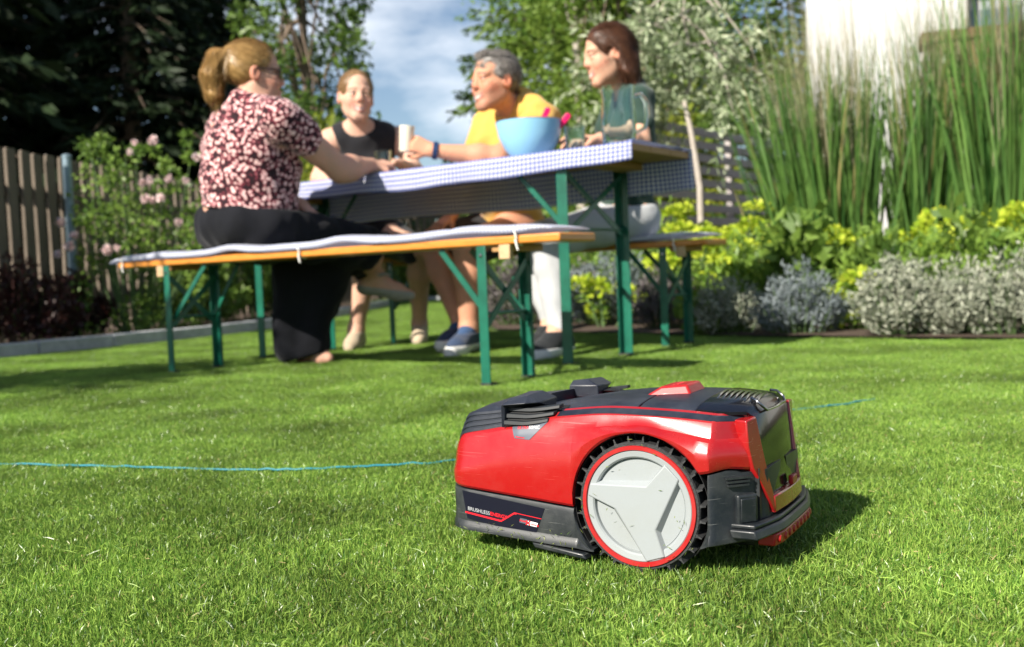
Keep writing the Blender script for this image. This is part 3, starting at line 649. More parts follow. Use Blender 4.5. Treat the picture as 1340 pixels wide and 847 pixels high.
def gingham(name, p, white, blue, k1=.5, bump=.25):
    m = bpy.data.materials.new(name); m.use_nodes = True; t = m.node_tree; l = t.links.new; b = t.nodes['Principled BSDF']; b.inputs['Roughness'].default_value = .85; b.inputs['Specular IOR Level'].default_value = .2
    uv = t.nodes.new('ShaderNodeUVMap'); sx = t.nodes.new('ShaderNodeSeparateXYZ'); l(uv.outputs[0], sx.inputs[0])
    outs = []
    for ax in ('X', 'Y'):
        d = t.nodes.new('ShaderNodeMath'); d.operation = 'DIVIDE'; d.inputs[1].default_value = p; l(sx.outputs[ax], d.inputs[0])
        f = t.nodes.new('ShaderNodeMath'); f.operation = 'FRACT'; l(d.outputs[0], f.inputs[0])
        g_ = t.nodes.new('ShaderNodeMath'); g_.operation = 'LESS_THAN'; g_.inputs[1].default_value = .5; l(f.outputs[0], g_.inputs[0]); outs.append(g_)
    s = t.nodes.new('ShaderNodeMath'); s.operation = 'ADD'; l(outs[0].outputs[0], s.inputs[0]); l(outs[1].outputs[0], s.inputs[1])
    h = t.nodes.new('ShaderNodeMath'); h.operation = 'MULTIPLY'; h.inputs[1].default_value = k1; l(s.outputs[0], h.inputs[0])
    mx = t.nodes.new('ShaderNodeMixRGB'); mx.inputs['Color1'].default_value = (*white, 1); mx.inputs['Color2'].default_value = (*blue, 1); l(h.outputs[0], mx.inputs['Fac']); l(mx.outputs['Color'], b.inputs['Base Color'])
    tr = t.nodes.new('ShaderNodeBsdfTranslucent'); l(mx.outputs['Color'], tr.inputs['Color']); ms = t.nodes.new('ShaderNodeMixShader'); ms.inputs['Fac'].default_value = .42
    l(b.outputs[0], ms.inputs[1]); l(tr.outputs[0], ms.inputs[2]); l(ms.outputs[0], t.nodes['Material Output'].inputs['Surface'])
    co = t.nodes.new('ShaderNodeTexCoord'); n = t.nodes.new('ShaderNodeTexNoise'); n.inputs['Scale'].default_value = 25; l(co.outputs['Object'], n.inputs['Vector'])
    bp = t.nodes.new('ShaderNodeBump'); bp.inputs['Strength'].default_value = bump; bp.inputs['Distance'].default_value = .01; l(n.outputs['Fac'], bp.inputs['Height']); l(bp.outputs['Normal'], b.inputs['Normal'])
    return m
m_cloth = gingham('gingham_cloth', .019, (.84, .84, .87), (.08, .13, .50))
m_pad = gingham('gingham_pad', .015, (.80, .80, .81), (.26, .32, .56), .38)
m_white = M_('white_tape', (.78, .76, .72), .8)
def lbar(mb, a, b, w, d, th, x, y):             # angle-iron bar from a to b
    a = np.array(a, float); b = np.array(b, float); x = unit(x); y = unit(y)
    L_ = [(0, 0), (w, 0), (w, th), (th, th), (th, d), (0, d)]; n = 6
    V = [p + x * (u - w / 2) + y * (v - d / 2) for p in (a, b) for u, v in L_]
    mb.add(V, [tuple(range(n)), tuple(range(2 * n - 1, n - 1, -1))] + [(i, (i + 1) % n, n + (i + 1) % n, n + i) for i in range(n)])
def leg_set(root, sgn, x, hs, zt, w, brace_z, strut_len):
    """one folding leg frame at x; sgn points to the nearer board end"""
    for s in (-1, 1):
        lg = MB(); lbar(lg, (x, s * hs, .012), (x, s * hs, zt), w, w * .8, .005, (1, 0, 0), (0, -s, 0)); o = lg.build('leg', m_green, root); bevel(o, .0015)
        MB().box((x, s * hs, .008), (w + .006, w * .8 + .006, .016)).build('foot', m_tyre, o)
        MB().lathe([(0, .004), (.006, .003), (.007, 0)], 12, (np.array([[1., 0, 0], [0, 0, 1. * s], [0, 1., 0]]), v3(x, s * (hs + w * .4), zt - .03))).build('bolt', m_chrome, o)
        st = MB().bar((x - sgn * .006, s * (hs - .012), brace_z[0]), (x - sgn * strut_len, s * (hs - .03), zt - .004), .020, .006, (0, 1, 0)).build('strut', m_green, root)
    MB().bar((x + .006, -hs, brace_z[1]), (x + .006, hs, brace_z[2]), .022, .005, (1, 0, 0)).build('cross_brace', m_green, root)
    MB().bar((x - .002, hs, brace_z[1]), (x - .002, -hs, brace_z[2]), .022, .005, (1, 0, 0)).build('cross_brace', m_green, root)
    MB().tube([(x, -hs, brace_z[0]), (x, hs, brace_z[0])], .006, 8).build('stretcher', m_green, root)
def bench(loc, label, eL, eR):
    r = empty('bench', loc, -YAW, label, 'bench', 'beer garden benches')
    hl, w = 1.196, .21
    o = MB().box(((eL + eR) / 2, 0, .4635), (eR - eL, w, .027)).build('seat_board', m_orange, r); bevel(o, .006, 3)
    for sg in (-1, 1):
        x = sg * (hl - .381)
        bevel(MB().box((x + sg * .055, 0, .4395), (.075, w - .03, .021)).build('batten', m_under, r), .002)
        leg_set(r, sg, x, .111, .449, .036, (.235, .20, .40), .20)
        bevel(MB().box((x + sg * .075, -w / 2 + .012, .4275), (.042, .02, .045)).build('end_block', m_tag, r), .002)
    return r
def cushion(loc, label, e0, e1, waves, seed):
    r = empty('bench_cushion', loc, -YAW, label, 'cushion', 'gingham bench cushions')
    q = random.Random(seed); n = 90; V = []; F = []; UVs = []; w = .118; th = .025
    prof = [(-w, .002), (-w - .004, .5 * th), (-w, th - .002), (-w * .6, th + .002), (0, th + .003), (w * .6, th + .002), (w, th - .002), (w + .004, .5 * th), (w, .002), (0, 0)]
    per = np.cumsum([0] + [math.hypot(prof[(i + 1) % 10][0] - prof[i][0], prof[(i + 1) % 10][1] - prof[i][1]) for i in range(10)])
    for i in range(n):
        u = i / (n - 1); e = e0 + (e1 - e0) * u; sc = min(1, .25 + 14 * min(u, 1 - u))
        z = .4785 + sum(h * math.exp(-((e - c) / s) ** 2) for c, h, s in waves)
        pin = 1 - .25 * math.exp(-(((e * 2.2) % 1 - .5) / .06) ** 2)
        if e < -1.18: z -= (-1.18 - e) ** 2 * 2.5
        for y, h in prof: V.append((e, y * (.9 + .1 * sc), z + h * sc * pin))
    k = 10
    for i in range(n - 1):
        for j in range(k): F.append((i * k + j, i * k + (j + 1) % k, (i + 1) * k + (j + 1) % k, (i + 1) * k + j))
    F += [tuple(range(k)), tuple((n - 1) * k + j for j in range(k))]
    me = mesh('pad', V, F, 60); uv = me.uv_layers.new(name='uv')
    for p in me.polygons:
        js = [me.loops[li].vertex_index % k for li in p.loop_indices]; wrap = (0 in js and 9 in js)
        for li in p.loop_indices:
            vi = me.loops[li].vertex_index; j = vi % k; uv.data[li].uv = (V[vi][0] + 3, per[10] if (wrap and j == 0 and len(js) == 4) else per[j])
    bm = bmesh.new(); bm.from_mesh(me); bmesh.ops.recalc_face_normals(bm, faces=bm.faces); bm.to_mesh(me); bm.free()
    link('pad', me, m_pad, r)
    for e in (e0 + .10, e1 - .13, (e0 + e1) / 2 + .05):
        pts = [(e, y, z) for y, z in ((.10, .4965), (-.112, .4965), (-.1215, .49), (-.1135, .472), (-.111, .452), (-.08, .446))]
        MB().tube(pts, .0032, 6).build('tie', m_white, r, 60)
        MB().tube([(e, -.117, .462), (e + .006, -.121, .447), (e + .010, -.119, .430)], .0028, 6).build('tie', m_white, r, 60)
    return r
bench(B0, 'bench nearest the camera, woman in floral blouse sitting on its left half', -1.18, 1.10)
bench(F0, 'bench on the far side of the table, carrying the man in yellow and two women', -1.18, 1.02)
cushion(B0, 'blue gingham cushion pad on the near bench, free end curling over its left end', -1.235, 1.075, [(-.88, .006, .05), (-.42, .013, .09), (.20, .015, .10), (.75, .012, .16), (1.04, .010, .09)], 1)
cushion(F0, 'blue gingham cushion pad on the far bench under the seated trio', -1.18, .995, [(.55, .004, .10), (.80, .008, .14), (.98, .016, .08)], 2)
# table
tb = empty('table', T0, -YAW, 'long folding beer garden table with green steel legs under a gingham cloth', 'table')
HT, HL, TW = .806, 1.16, .472
for i in range(3):
    wd = TW / 3; bevel(MB().box((0, -TW / 2 + wd * (i + .5), HT - .013), (2 * HL, wd - .002, .026)).build('top_board', m_under, tb), .003)
for sg in (-1, 1):
    x = sg * (HL - .297)
    bevel(MB().box((x + sg * .055, 0, HT - .0405), (.10, TW - .05, .028)).build('batten', m_under, tb), .002)
    leg_set(tb, sg, x, .234 - .022, HT - .027, .046, (.52, .50, .74), .26)
# tablecloth
def tablecloth():
    nx = 120; rows = []
    near, far = .082, .165; R_ = .006
    cr_ = [(-TW / 2 - R_, -near)] + [(-TW / 2 - R_, -near * k) for k in (.8, .6, .4, .2)] + [(-TW / 2 - R_ * .8, -.003), (-TW / 2 - R_ * .2, .0005)] + [(y, .001) for y in np.linspace(-TW / 2 + .01, TW / 2 - .01, 13)] + [(TW / 2 + R_ * .2, .0005), (TW / 2 + R_ * .8, -.003)] + [(TW / 2 + R_, -far * k) for k in (.15, .3, .45, .6, .75, .9, 1.)]
    V = []; UV = []; k = len(cr_); per = np.concatenate([[0], np.cumsum([math.hypot(cr_[i + 1][0] - cr_[i][0], cr_[i + 1][1] - cr_[i][1]) for i in range(k - 1)])])
    for i in range(nx):
        u = i / (nx - 1); e = (-HL - .010) + (2 * HL + .022) * u
        for j, (y, z) in enumerate(cr_):
            hang = max(0, -z) / .165; sgn = -1 if y < 0 else 1; zz = z
            if y < 0 and z < -.003: zz = z * (1 + .06 * math.sin(e * 4.2 + 1) + .04 * math.sin(e * 13) - .22 * max(0, (u - .86) / .14))
            if y > 0 and z < -.003: zz = z * (1 + .05 * math.sin(e * 4) - .10 * (u - .5))
            bow = sgn * hang * (.010 * math.sin(e * 17 + 2 * sgn) + .007 * math.sin(e * 31 + sgn) + .012)
            lift = .0015 * math.sin(e * 9) * math.sin(y * 11) if z > 0 else 0
            tip = .006 * max(0, (u - .985) / .015) if z > 0 else 0
            V.append((e, y + bow, HT + .0025 + zz + abs(lift) + tip)); UV.append((e + 4, per[j]))
    F = [(i * k + j, (i + 1) * k + j, (i + 1) * k + j + 1, i * k + j + 1) for i in range(nx - 1) for j in range(k - 1)]
    me = mesh('tablecloth', V, F, 180); uv = me.uv_layers.new(name='uv')
    for l_ in me.loops: uv.data[l_.index].uv = UV[l_.vertex_index]
    o = link('tablecloth', me, m_cloth); o.location = T0; o.rotation_euler = (0, 0, -YAW)
    s = o.modifiers.new('thick', 'SOLIDIFY'); s.thickness = .0014; s.offset = 0
    tag(o, 'blue and white checked cloth draped over the long table', 'tablecloth')
tablecloth()
CT = HT + .0045                                  # cloth surface
# things on the table
m_bowl = M_('sky_blue_plastic', (.27, .54, .72), .28, coat=.2)
m_pink = M_('pink_plastic', (.75, .012, .13), .3, coat=.2)
def glass_mat(name, tint=(.96, .98, .98), rough=.02):
    m = bpy.data.materials.new(name); m.use_nodes = True; t = m.node_tree; l = t.links.new
    gl = t.nodes.new('ShaderNodeBsdfGlass'); gl.inputs['Color'].default_value = (*tint, 1); gl.inputs['IOR'].default_value = 1.45; gl.inputs['Roughness'].default_value = rough
    l(gl.outputs[0], t.nodes['Material Output'].inputs['Surface']); return m
m_glass = glass_mat('clear_glass', (.88, .95, .95), 0.0); m_cream = M_('cream_ceramic', (.72, .66, .52), .35, coat=.2)
bc = at(692, 160, 4.08); bowl = MB().lathe([(0, 0), (.060, 0), (.066, .004), (.100, .045), (.125, .095), (.1345, bc[2] - CT - .002), (.137, bc[2] - CT), (.134, bc[2] - CT - .0005), (.121, .095), (.096, .047), (.062, .008), (0, .007)], 56).build('bowl', m_bowl, None, 30)
bowl.location = (bc[0], bc[1], CT); tag(bowl, 'large sky blue salad bowl on the checked tablecloth', 'bowl')
def server(base, px, py, dy, label):
    top = at(px, py, dy); b = np.array(base); d = unit(top - b); o = empty('salad_server', b, 0, label, 'salad server', 'pink salad servers')
    L_ = np.linalg.norm(top - b); w = unit(np.cross(d, (0, 1, .2)))
    V = []; F = []; N2 = np.cross(d, w)
    pr = [(0, .026), (.05, .030), (.09, .012), (.14, .008), (L_ - .05, .010), (L_ - .01, .0125), (L_, .008)]
    for s_, hw in pr: V += [d * s_ + w * hw - N2 * .003, d * s_ + w * hw + N2 * .003, d * s_ - w * hw + N2 * .003, d * s_ - w * hw - N2 * .003]
    for i in range(len(pr) - 1):
        for j in range(4): F.append((i * 4 + j, i * 4 + (j + 1) % 4, i * 4 + 4 + (j + 1) % 4, i * 4 + 4 + j))
    F += [(0, 1, 2, 3), tuple(len(V) - 4 + j for j in range(4))]
    bevel(MB().add(V, F).build('handle', m_pink, o, 40), .0015, 2)
server((bc[0] - .02, bc[1] + .03, CT + .018), 718, 141, bc[1] - .02, 'pink salad server standing more upright at the back of the blue bowl')
server((bc[0] + .03, bc[1] - .02, CT + .018), 745, 149, bc[1] - .05, 'pink salad server leaning furthest right over the blue bowl rim')
def tumbler(px, py, dep, r, label, water=0.):
    p = at(px, py, dep); h = p[2] - CT
    o = MB().lathe([(0, 0), (r * .80, 0), (r * .84, .004), (r, h), (r - .0025, h), (r * .84 - .003, .010), (0, .009)], 40).build('drinking_glass', m_glass, None, 30)
    o.location = (p[0], p[1], CT + .0005); tag(o, label, 'glass', 'glasses on the table'); return o
tumbler(752, 165, 3.95, .042, 'clear tumbler standing between the blue bowl and the pitcher')
tumbler(501, 198, 4.47, .038, 'clear tumbler beside the hand of the woman in the floral blouse')
jp = at(808, 114, 3.75); jh = jp[2] - CT
jug = empty('glass_pitcher', (jp[0], jp[1], CT + .0005), 0, 'clear glass pitcher with a handle near the right table end', 'pitcher')
MB().lathe([(0, 0), (.055, 0), (.060, .005), (.064, .06), (.062, .13), (.059, jh * .8), (.064, jh), (.0595, jh), (.0545, jh * .8), (.0575, .13), (.0595, .06), (.052, .018), (0, .016)], 48).build('jug_body', m_glass, jug, 30)
MB().tube([(.060, 0, jh * .84), (.085, 0, jh * .86), (.104, 0, jh * .72), (.106, 0, jh * .5), (.096, 0, jh * .30), (.062, 0, jh * .22)], [.008, .0085, .009, .009, .008, .007], 12).build('handle', m_glass, jug, 60)
# ------------------------------------------------------------------ people (implicit surfaces meshed into one skin each)
class Sdf:
    def __init__(s, vox): s.vox = vox; s.items = []; s.planes = []; s.noise = 0
    def cap(s, a, b, ra, rb, k=.03, op=1): s.items.append((0, np.array(a, float), np.array(b, float), ra, rb, k, op)); return s
    def ell(s, c, r, R=None, k=.03, op=1): s.items.append((1, np.array(c, float), np.array(r, float), R if R is not None else np.eye(3), 0, k, op)); return s
    def sph(s, c, r, k=.03, op=1): return s.ell(c, (r, r, r), None, k, op)
    def plane(s, p, n, k=.008): s.planes.append((np.array(p, float), unit(n), k)); return s     # keep the side the normal points away from
    def mesh(s, name, ang=180, relax=1):
        vx = s.vox; lo = np.full(3, 9e9); hi = -lo
        def bb(it):
            if it[0] == 0: m = max(it[3], it[4]); return np.minimum(it[1], it[2]) - m, np.maximum(it[1], it[2]) + m
            m = np.abs(it[3]) @ it[2] if True else 0; return it[1] - m, it[1] + m
        for it in s.items:
            if it[6] == 1: a, b = bb(it); lo = np.minimum(lo, a); hi = np.maximum(hi, b)
        lo -= 3 * vx + .01; hi += 3 * vx + .01; dim = np.ceil((hi - lo) / vx).astype(int) + 1
        f = np.full(dim, .2, np.float32); ax = [np.arange(d, dtype=np.float32) * vx + lo[i] for i, d in enumerate(dim)]
        for it in s.items:
            a, b = bb(it); mg = it[5] + 3 * vx; i0 = np.maximum(((a - mg - lo) / vx).astype(int), 0); i1 = np.minimum(((b + mg - lo) / vx).astype(int) + 2, dim)
            if (i1 <= i0).any(): continue
            sl = tuple(slice(x, y) for x, y in zip(i0, i1)); X = ax[0][sl[0]][:, None, None]; Y = ax[1][sl[1]][None, :, None]; Z = ax[2][sl[2]][None, None, :]
            if it[0] == 0:
                A, B, ra, rb = it[1], it[2], it[3], it[4]; ab = B - A; L2 = float(ab @ ab) + 1e-12
                x, y, z = X - A[0], Y - A[1], Z - A[2]; h = np.clip((x * ab[0] + y * ab[1] + z * ab[2]) / L2, 0, 1)
                d = np.sqrt((x - ab[0] * h) ** 2 + (y - ab[1] * h) ** 2 + (z - ab[2] * h) ** 2) - (ra + (rb - ra) * h)
            else:
                c, r, R = it[1], it[2], it[3]; x, y, z = X - c[0], Y - c[1], Z - c[2]
                q = [x * R[0, j] + y * R[1, j] + z * R[2, j] for j in range(3)]
                k0 = np.sqrt(sum((q[j] / r[j]) ** 2 for j in range(3))); k1 = np.sqrt(sum((q[j] / r[j] ** 2) ** 2 for j in range(3))) + 1e-9
                d = k0 * (k0 - 1) / k1
            cur = f[sl]; k = it[5]
            if it[6] == 1: hh = np.maximum(k - np.abs(cur - d), 0) / k; f[sl] = np.minimum(cur, d) - hh * hh * k * .25
            else: dn = -d; hh = np.maximum(k - np.abs(cur - dn), 0) / k; f[sl] = np.maximum(cur, dn) + hh * hh * k * .25
        X = ax[0][:, None, None]; Y = ax[1][None, :, None]; Z = ax[2][None, None, :]
        if s.noise:
            am, fr, sd = s.noise[:3]; zs = s.noise[3] if len(s.noise) > 3 else 1.3; q = np.random.default_rng(sd)
            for i in range(5):
                w = unit(q.normal(size=3)) * fr * (1 + i * .5); w[2] *= zs; ph = q.uniform(0, 6)
                f += (am / (1 + i * .6) * np.sin(w[0] * X + w[1] * Y + w[2] * Z + ph + 1.5 * np.sin(.5 * w[1] * X - .6 * w[0] * Z + ph))).astype(np.float32)
        for p, n, k in s.planes:
            d = ((X - p[0]) * n[0] + (Y - p[1]) * n[1] + (Z - p[2]) * n[2]).astype(np.float32)
            hh = np.maximum(k - np.abs(f - d), 0) / k; f = np.maximum(f, d) + hh * hh * k * .25
        f[0] = f[-1] = .2; f[:, 0] = f[:, -1] = .2; f[:, :, 0] = f[:, :, -1] = .2
        ins = f < 0
        cnt = np.zeros(np.array(dim) - 1, np.int8)
        for i in (0, 1):
            for j in (0, 1):
                for k in (0, 1): cnt += ins[i:dim[0] - 1 + i, j:dim[1] - 1 + j, k:dim[2] - 1 + k]
        act = (cnt > 0) & (cnt < 8); idx = np.argwhere(act); n = len(idx); im = np.full(act.shape, -1, np.int32); im[act] = np.arange(n)
        cs = np.array([(i, j, k) for i in (0, 1) for j in (0, 1) for k in (0, 1)]); Vv = np.stack([f[idx[:, 0] + c[0], idx[:, 1] + c[1], idx[:, 2] + c[2]] for c in cs], 1)
        acc = np.zeros((n, 3)); wt = np.zeros(n)
        for a in range(8):
            for b in range(a + 1, 8):
                if np.abs(cs[a] - cs[b]).sum() != 1: continue
                m = (Vv[:, a] < 0) != (Vv[:, b] < 0); t = Vv[m, a] / (Vv[m, a] - Vv[m, b]); acc[m] += cs[a] + (cs[b] - cs[a]) * t[:, None]; wt[m] += 1
        P = (idx + acc / wt[:, None]) * vx + lo
        Q = []
        for axn in range(3):
            o1, o2 = [(1, 2), (2, 0), (0, 1)][axn]
            sa = [slice(None)] * 3; sb = [slice(None)] * 3; sa[axn] = slice(0, -1); sb[axn] = slice(1, None)
            A = ins[tuple(sa)]; Bm = ins[tuple(sb)]; e = np.argwhere(A != Bm)
            e = e[(e[:, o1] > 0) & (e[:, o2] > 0) & (e[:, o1] < dim[o1] - 1) & (e[:, o2] < dim[o2] - 1)]
            d1 = np.zeros(3, int); d1[o1] = 1; d2 = np.zeros(3, int); d2[o2] = 1
            c = [im[tuple((e - x).T)] for x in (d1 + d2, d2, 0 * d1, d1)]
            q = np.stack(c, 1); fl = ~A[tuple(e.T)]; q[fl] = q[fl][:, ::-1]; Q.append(q)
        Q = np.concatenate(Q)
        for _ in range(relax):
            S = np.zeros_like(P); C_ = np.zeros(len(P))
            for a in range(4):
                for b in ((a + 1) % 4, (a + 3) % 4): np.add.at(S, Q[:, a], P[Q[:, b]]); np.add.at(C_, Q[:, a], 1)
            P = P * .5 + .5 * S / np.maximum(C_, 1)[:, None]
        me = mesh_np(name, P, Q, ang); me['n'] = len(P); s.P = P
        return me
def set_col(me, cols):
    a = me.attributes.new('col', 'FLOAT_COLOR', 'POINT'); a.data.foreach_set('color', np.ascontiguousarray(np.c_[cols, np.ones(len(cols))], np.float32).ravel())
def skin_mat():
    m = M_('skin', (.6, .35, .25), .55, spec=.28, bump=.35, bscale=160); t = m.node_tree; b = t.nodes['Principled BSDF']; a = t.nodes.new('ShaderNodeAttribute'); a.attribute_name = 'col'
    t.links.new(a.outputs['Color'], b.inputs['Base Color']); b.inputs['Subsurface Weight'].default_value = .12; b.inputs['Subsurface Radius'].default_value = (.02, .007, .004); b.inputs['Subsurface Scale'].default_value = .4
    return m
m_skin = skin_mat()
def hair_mat(name, c1, c2, st=(60, 60, 4)):
    m = M_(name, c1, .42, spec=.5, col2=c2, vscale=2.2, stretch=st); t = m.node_tree; b = t.nodes['Principled BSDF']
    co = t.nodes.new('ShaderNodeTexCoord'); mp_ = t.nodes.new('ShaderNodeMapping'); mp_.inputs['Scale'].default_value = st; n = t.nodes.new('ShaderNodeTexNoise'); n.inputs['Scale'].default_value = 4
    bp = t.nodes.new('ShaderNodeBump'); bp.inputs['Strength'].default_value = .4; bp.inputs['Distance'].default_value = .005
    t.links.new(co.outputs['Object'], mp_.inputs['Vector']); t.links.new(mp_.outputs['Vector'], n.inputs['Vector']); t.links.new(n.outputs['Fac'], bp.inputs['Height']); t.links.new(bp.outputs['Normal'], b.inputs['Normal']); return m
m_blond = hair_mat('golden_blond_hair', (.27, .145, .045), (.58, .36, .13)); m_blond2 = hair_mat('dark_blond_hair', (.15, .08, .03), (.36, .21, .09))
m_greyh = hair_mat('greying_hair', (.055, .047, .042), (.26, .24, .22), (50, 50, 50)); m_brown = hair_mat('brown_hair', (.030, .011, .006), (.115, .045, .022))
def fabric(name, c, var=.15, rough=.85, sheen=.2):
    m = M_(name, c, rough, spec=.2, var=var, vscale=5, bump=.5, bscale=14); m.node_tree.nodes['Principled BSDF'].inputs['Sheen Weight'].default_value = sheen; return m
def floral():
    m = fabric('floral_blouse', (.05, .012, .018)); t = m.node_tree; b = t.nodes['Principled BSDF']; l = t.links.new; co = t.nodes.new('ShaderNodeTexCoord')
    base = None; colr = None
    n = t.nodes.new('ShaderNodeTexNoise'); n.inputs['Scale'].default_value = 18; l(co.outputs['Object'], n.inputs['Vector'])
    wv = t.nodes.new('ShaderNodeMixRGB'); wv.inputs['Fac'].default_value = .03; l(co.outputs['Object'], wv.inputs['Color1']); l(n.outputs['Color'], wv.inputs['Color2'])
    vo = t.nodes.new('ShaderNodeTexVoronoi'); vo.inputs['Scale'].default_value = 60; vo.inputs['Randomness'].default_value = .9; l(wv.outputs['Color'], vo.inputs['Vector'])
    r = t.nodes.new('ShaderNodeValToRGB'); el = r.color_ramp.elements; el[0].position = .27; el[0].color = (.80, .57, .54, 1); el[1].position = .62; el[1].color = (.020, .006, .010, 1)
    e = el.new(.38); e.color = (.64, .33, .33, 1); e = el.new(.47); e.color = (.22, .030, .050, 1)
    l(vo.outputs['Distance'], r.inputs['Fac']); l(r.outputs['Color'], b.inputs['Base Color']); return m
m_floral = floral(); m_black = fabric('black_cloth', (.0055, .006, .009), .3, .9, .05); m_blackt = fabric('black_top', (.014, .014, .017), .2); m_yellow = fabric('yellow_cotton', (.62, .36, .075), .08)
m_olive = fabric('dark_green_cotton', (.022, .048, .036), .15); m_lgrey = fabric('pale_grey_trousers', (.40, .41, .42), .08); m_short = fabric('black_shorts', (.012, .012, .014), .2)
m_beige = fabric('beige_suede', (.42, .34, .24), .15); m_sandal = fabric('grey_sandal', (.28, .27, .24), .1); m_shoe = fabric('black_sneaker', (.016, .018, .02), .2, .6); m_sole = M_('white_sole', (.62, .62, .6), .6); m_sock = fabric('blue_sock', (.03, .07, .16)); m_blueg = fabric('navy_sneaker', (.03, .05, .10))
m_eyew = M_('eye_white', (.42, .38, .36), .3); m_iris = M_('eye_iris', (.03, .02, .012), .1); m_lens = M_('dark_lens', (.02, .008, .006), .08, coat=.5); m_teeth = M_('teeth', (.78, .74, .66), .3); m_watch = M_('navy_strap', (.012, .03, .09), .4)
def frame(f, u=(0, 0, 1)):
    f = unit(f); u = unit(np.array(u, float) - f * (np.array(u, float) @ f)); return unit(np.cross(f, u)), f, u    # right, forward, up
def add_head(S, c, f, u, sc, man=False):
    r, f, u = frame(f, u); R = np.stack([r, f, u], 1); q = lambda a, b, d: c + sc * (a * r + b * f + d * u)
    S.ell(q(0, -.010, .033), np.array((.0725, .096, .083)) * sc, R, .02); S.ell(q(0, .022, -.040), np.array((.0495, .070, .074)) * sc, R, .03)
    S.cap(q(-.011, .071, -.101), q(.011, .071, -.101), .0185 * sc, .0185 * sc, .025)
    for s in (-1, 1):
        S.cap(q(s * .046, -.004, -.054), q(s * .012, .064, -.100), .015 * sc, .015 * sc, .03); S.sph(q(s * .036, .064, -.034), .020 * sc, .025); S.cap(q(s * .038, .058, -.024), q(s * .056, .012, -.018), .016 * sc, .013 * sc, .03); S.ell(q(s * .036, .032, -.062), np.array((.016, .034, .032)) * sc, R, .04)
        S.cap(q(s * .012, .083, .021), q(s * .044, .070, .019), .011 * sc, .010 * sc, .015); S.ell(q(s * .031, .096, .002), np.array((.015, .012, .009)) * sc, R, .010, -1)
        S.ell(q(s * .031, .0795, .0095), np.array((.0165, .0125, .0075)) * sc, R, .004); S.ell(q(s * .031, .0800, -.0060), np.array((.0160, .0118, .0070)) * sc, R, .004)
        S.sph(q(s * .0105, .096, -.030), .0075 * sc, .008); S.ell(q(s * .0775, -.008, -.012), np.array((.009, .020, .031)) * sc, R, .006); S.ell(q(s * .084, -.001, -.010), np.array((.006, .010, .016)) * sc, R, .006, -1)
        S.cap(q(s * .026, .083, -.055), q(0, .0935, -.0625), .0055 * sc, .0070 * sc, .008); S.cap(q(s * .024, .083, -.066), q(0, .0925, -.0790), .0060 * sc, .0075 * sc, .008)
    S.cap(q(0, .087, .012), q(0, .1005, -.024), .0088 * sc, .0125 * sc, .014)
    for s in (-1, 1): S.cap(q(s * .027, .090, -.0600), q(0, .101, -.0700), .0022 * sc, .0036 * sc, .004, -1)
    return q, R
def add_hand(S, w, d, nrm, side, curl, sc=1., thumb=.6, spread=.0):
    """w wrist, d pointing, nrm palm normal, side +1: thumb lies towards cross(d, nrm)"""
    d = unit(d); nrm = unit(np.array(nrm) - d * (np.array(nrm) @ d)); t = np.cross(d, nrm) * side
    lens = (.070, .078, .072, .056)
    for i in range(4):
        off = (.028 - .0187 * i); kn = w + sc * (d * (.088 - .006 * abs(i - 1)) + t * off - nrm * .004)
        S.cap(w + t * off * .55 * sc, kn, .014 * sc, .0105 * sc, .014)
        p = kn; a = curl[i] * .35; L_ = lens[i] * sc; rr = (.0092, .0085, .0076, .0066)
        dd0 = unit(d + t * (.10 - .066 * i) * (1 + spread))
        for j, fr in enumerate((.46, .30, .24)):
            a += curl[i] * (.5 if j == 0 else .55); dd = dd0 * math.cos(a) + nrm * math.sin(a); e = p + dd * L_ * fr
            S.cap(p, e, rr[j] * sc, rr[j + 1] * sc, .004); p = e
    p0 = w + sc * (d * .022 + t * .020); p1 = w + sc * (d * .052 + t * .045 + nrm * .012); dd = unit(d * .8 + t * .35 + nrm * thumb); p2 = p1 + dd * .034 * sc; p3 = p2 + unit(dd - t * .45 + nrm * .2) * .028 * sc
    S.cap(p0, p1, .014 * sc, .012 * sc, .01); S.cap(p1, p2, .0108 * sc, .0095 * sc, .006); S.cap(p2, p3, .0095 * sc, .0075 * sc, .004)
def eyes(root, q, R, sc):
    for s in (-1, 1):
        e = MB().lathe([(0, .0115), (.006, .0099), (.010, .0058), (.0115, 0), (.010, -.0058), (.006, -.0099), (0, -.0115)], 14, (R @ np.array([[1., 0, 0], [0, 0, 1], [0, 1, 0]]) * sc, q(s * .031, .0775, .0015))).build('eye', m_eyew, root, 60)
        MB().lathe([(0, .0125), (.0048, .0116), (.0052, .0106)], 14, (R @ np.array([[1., 0, 0], [0, 0, 1], [0, 1, 0]]) * sc, q(s * .031, .0775, .0015))).build('iris', m_iris, e, 60)
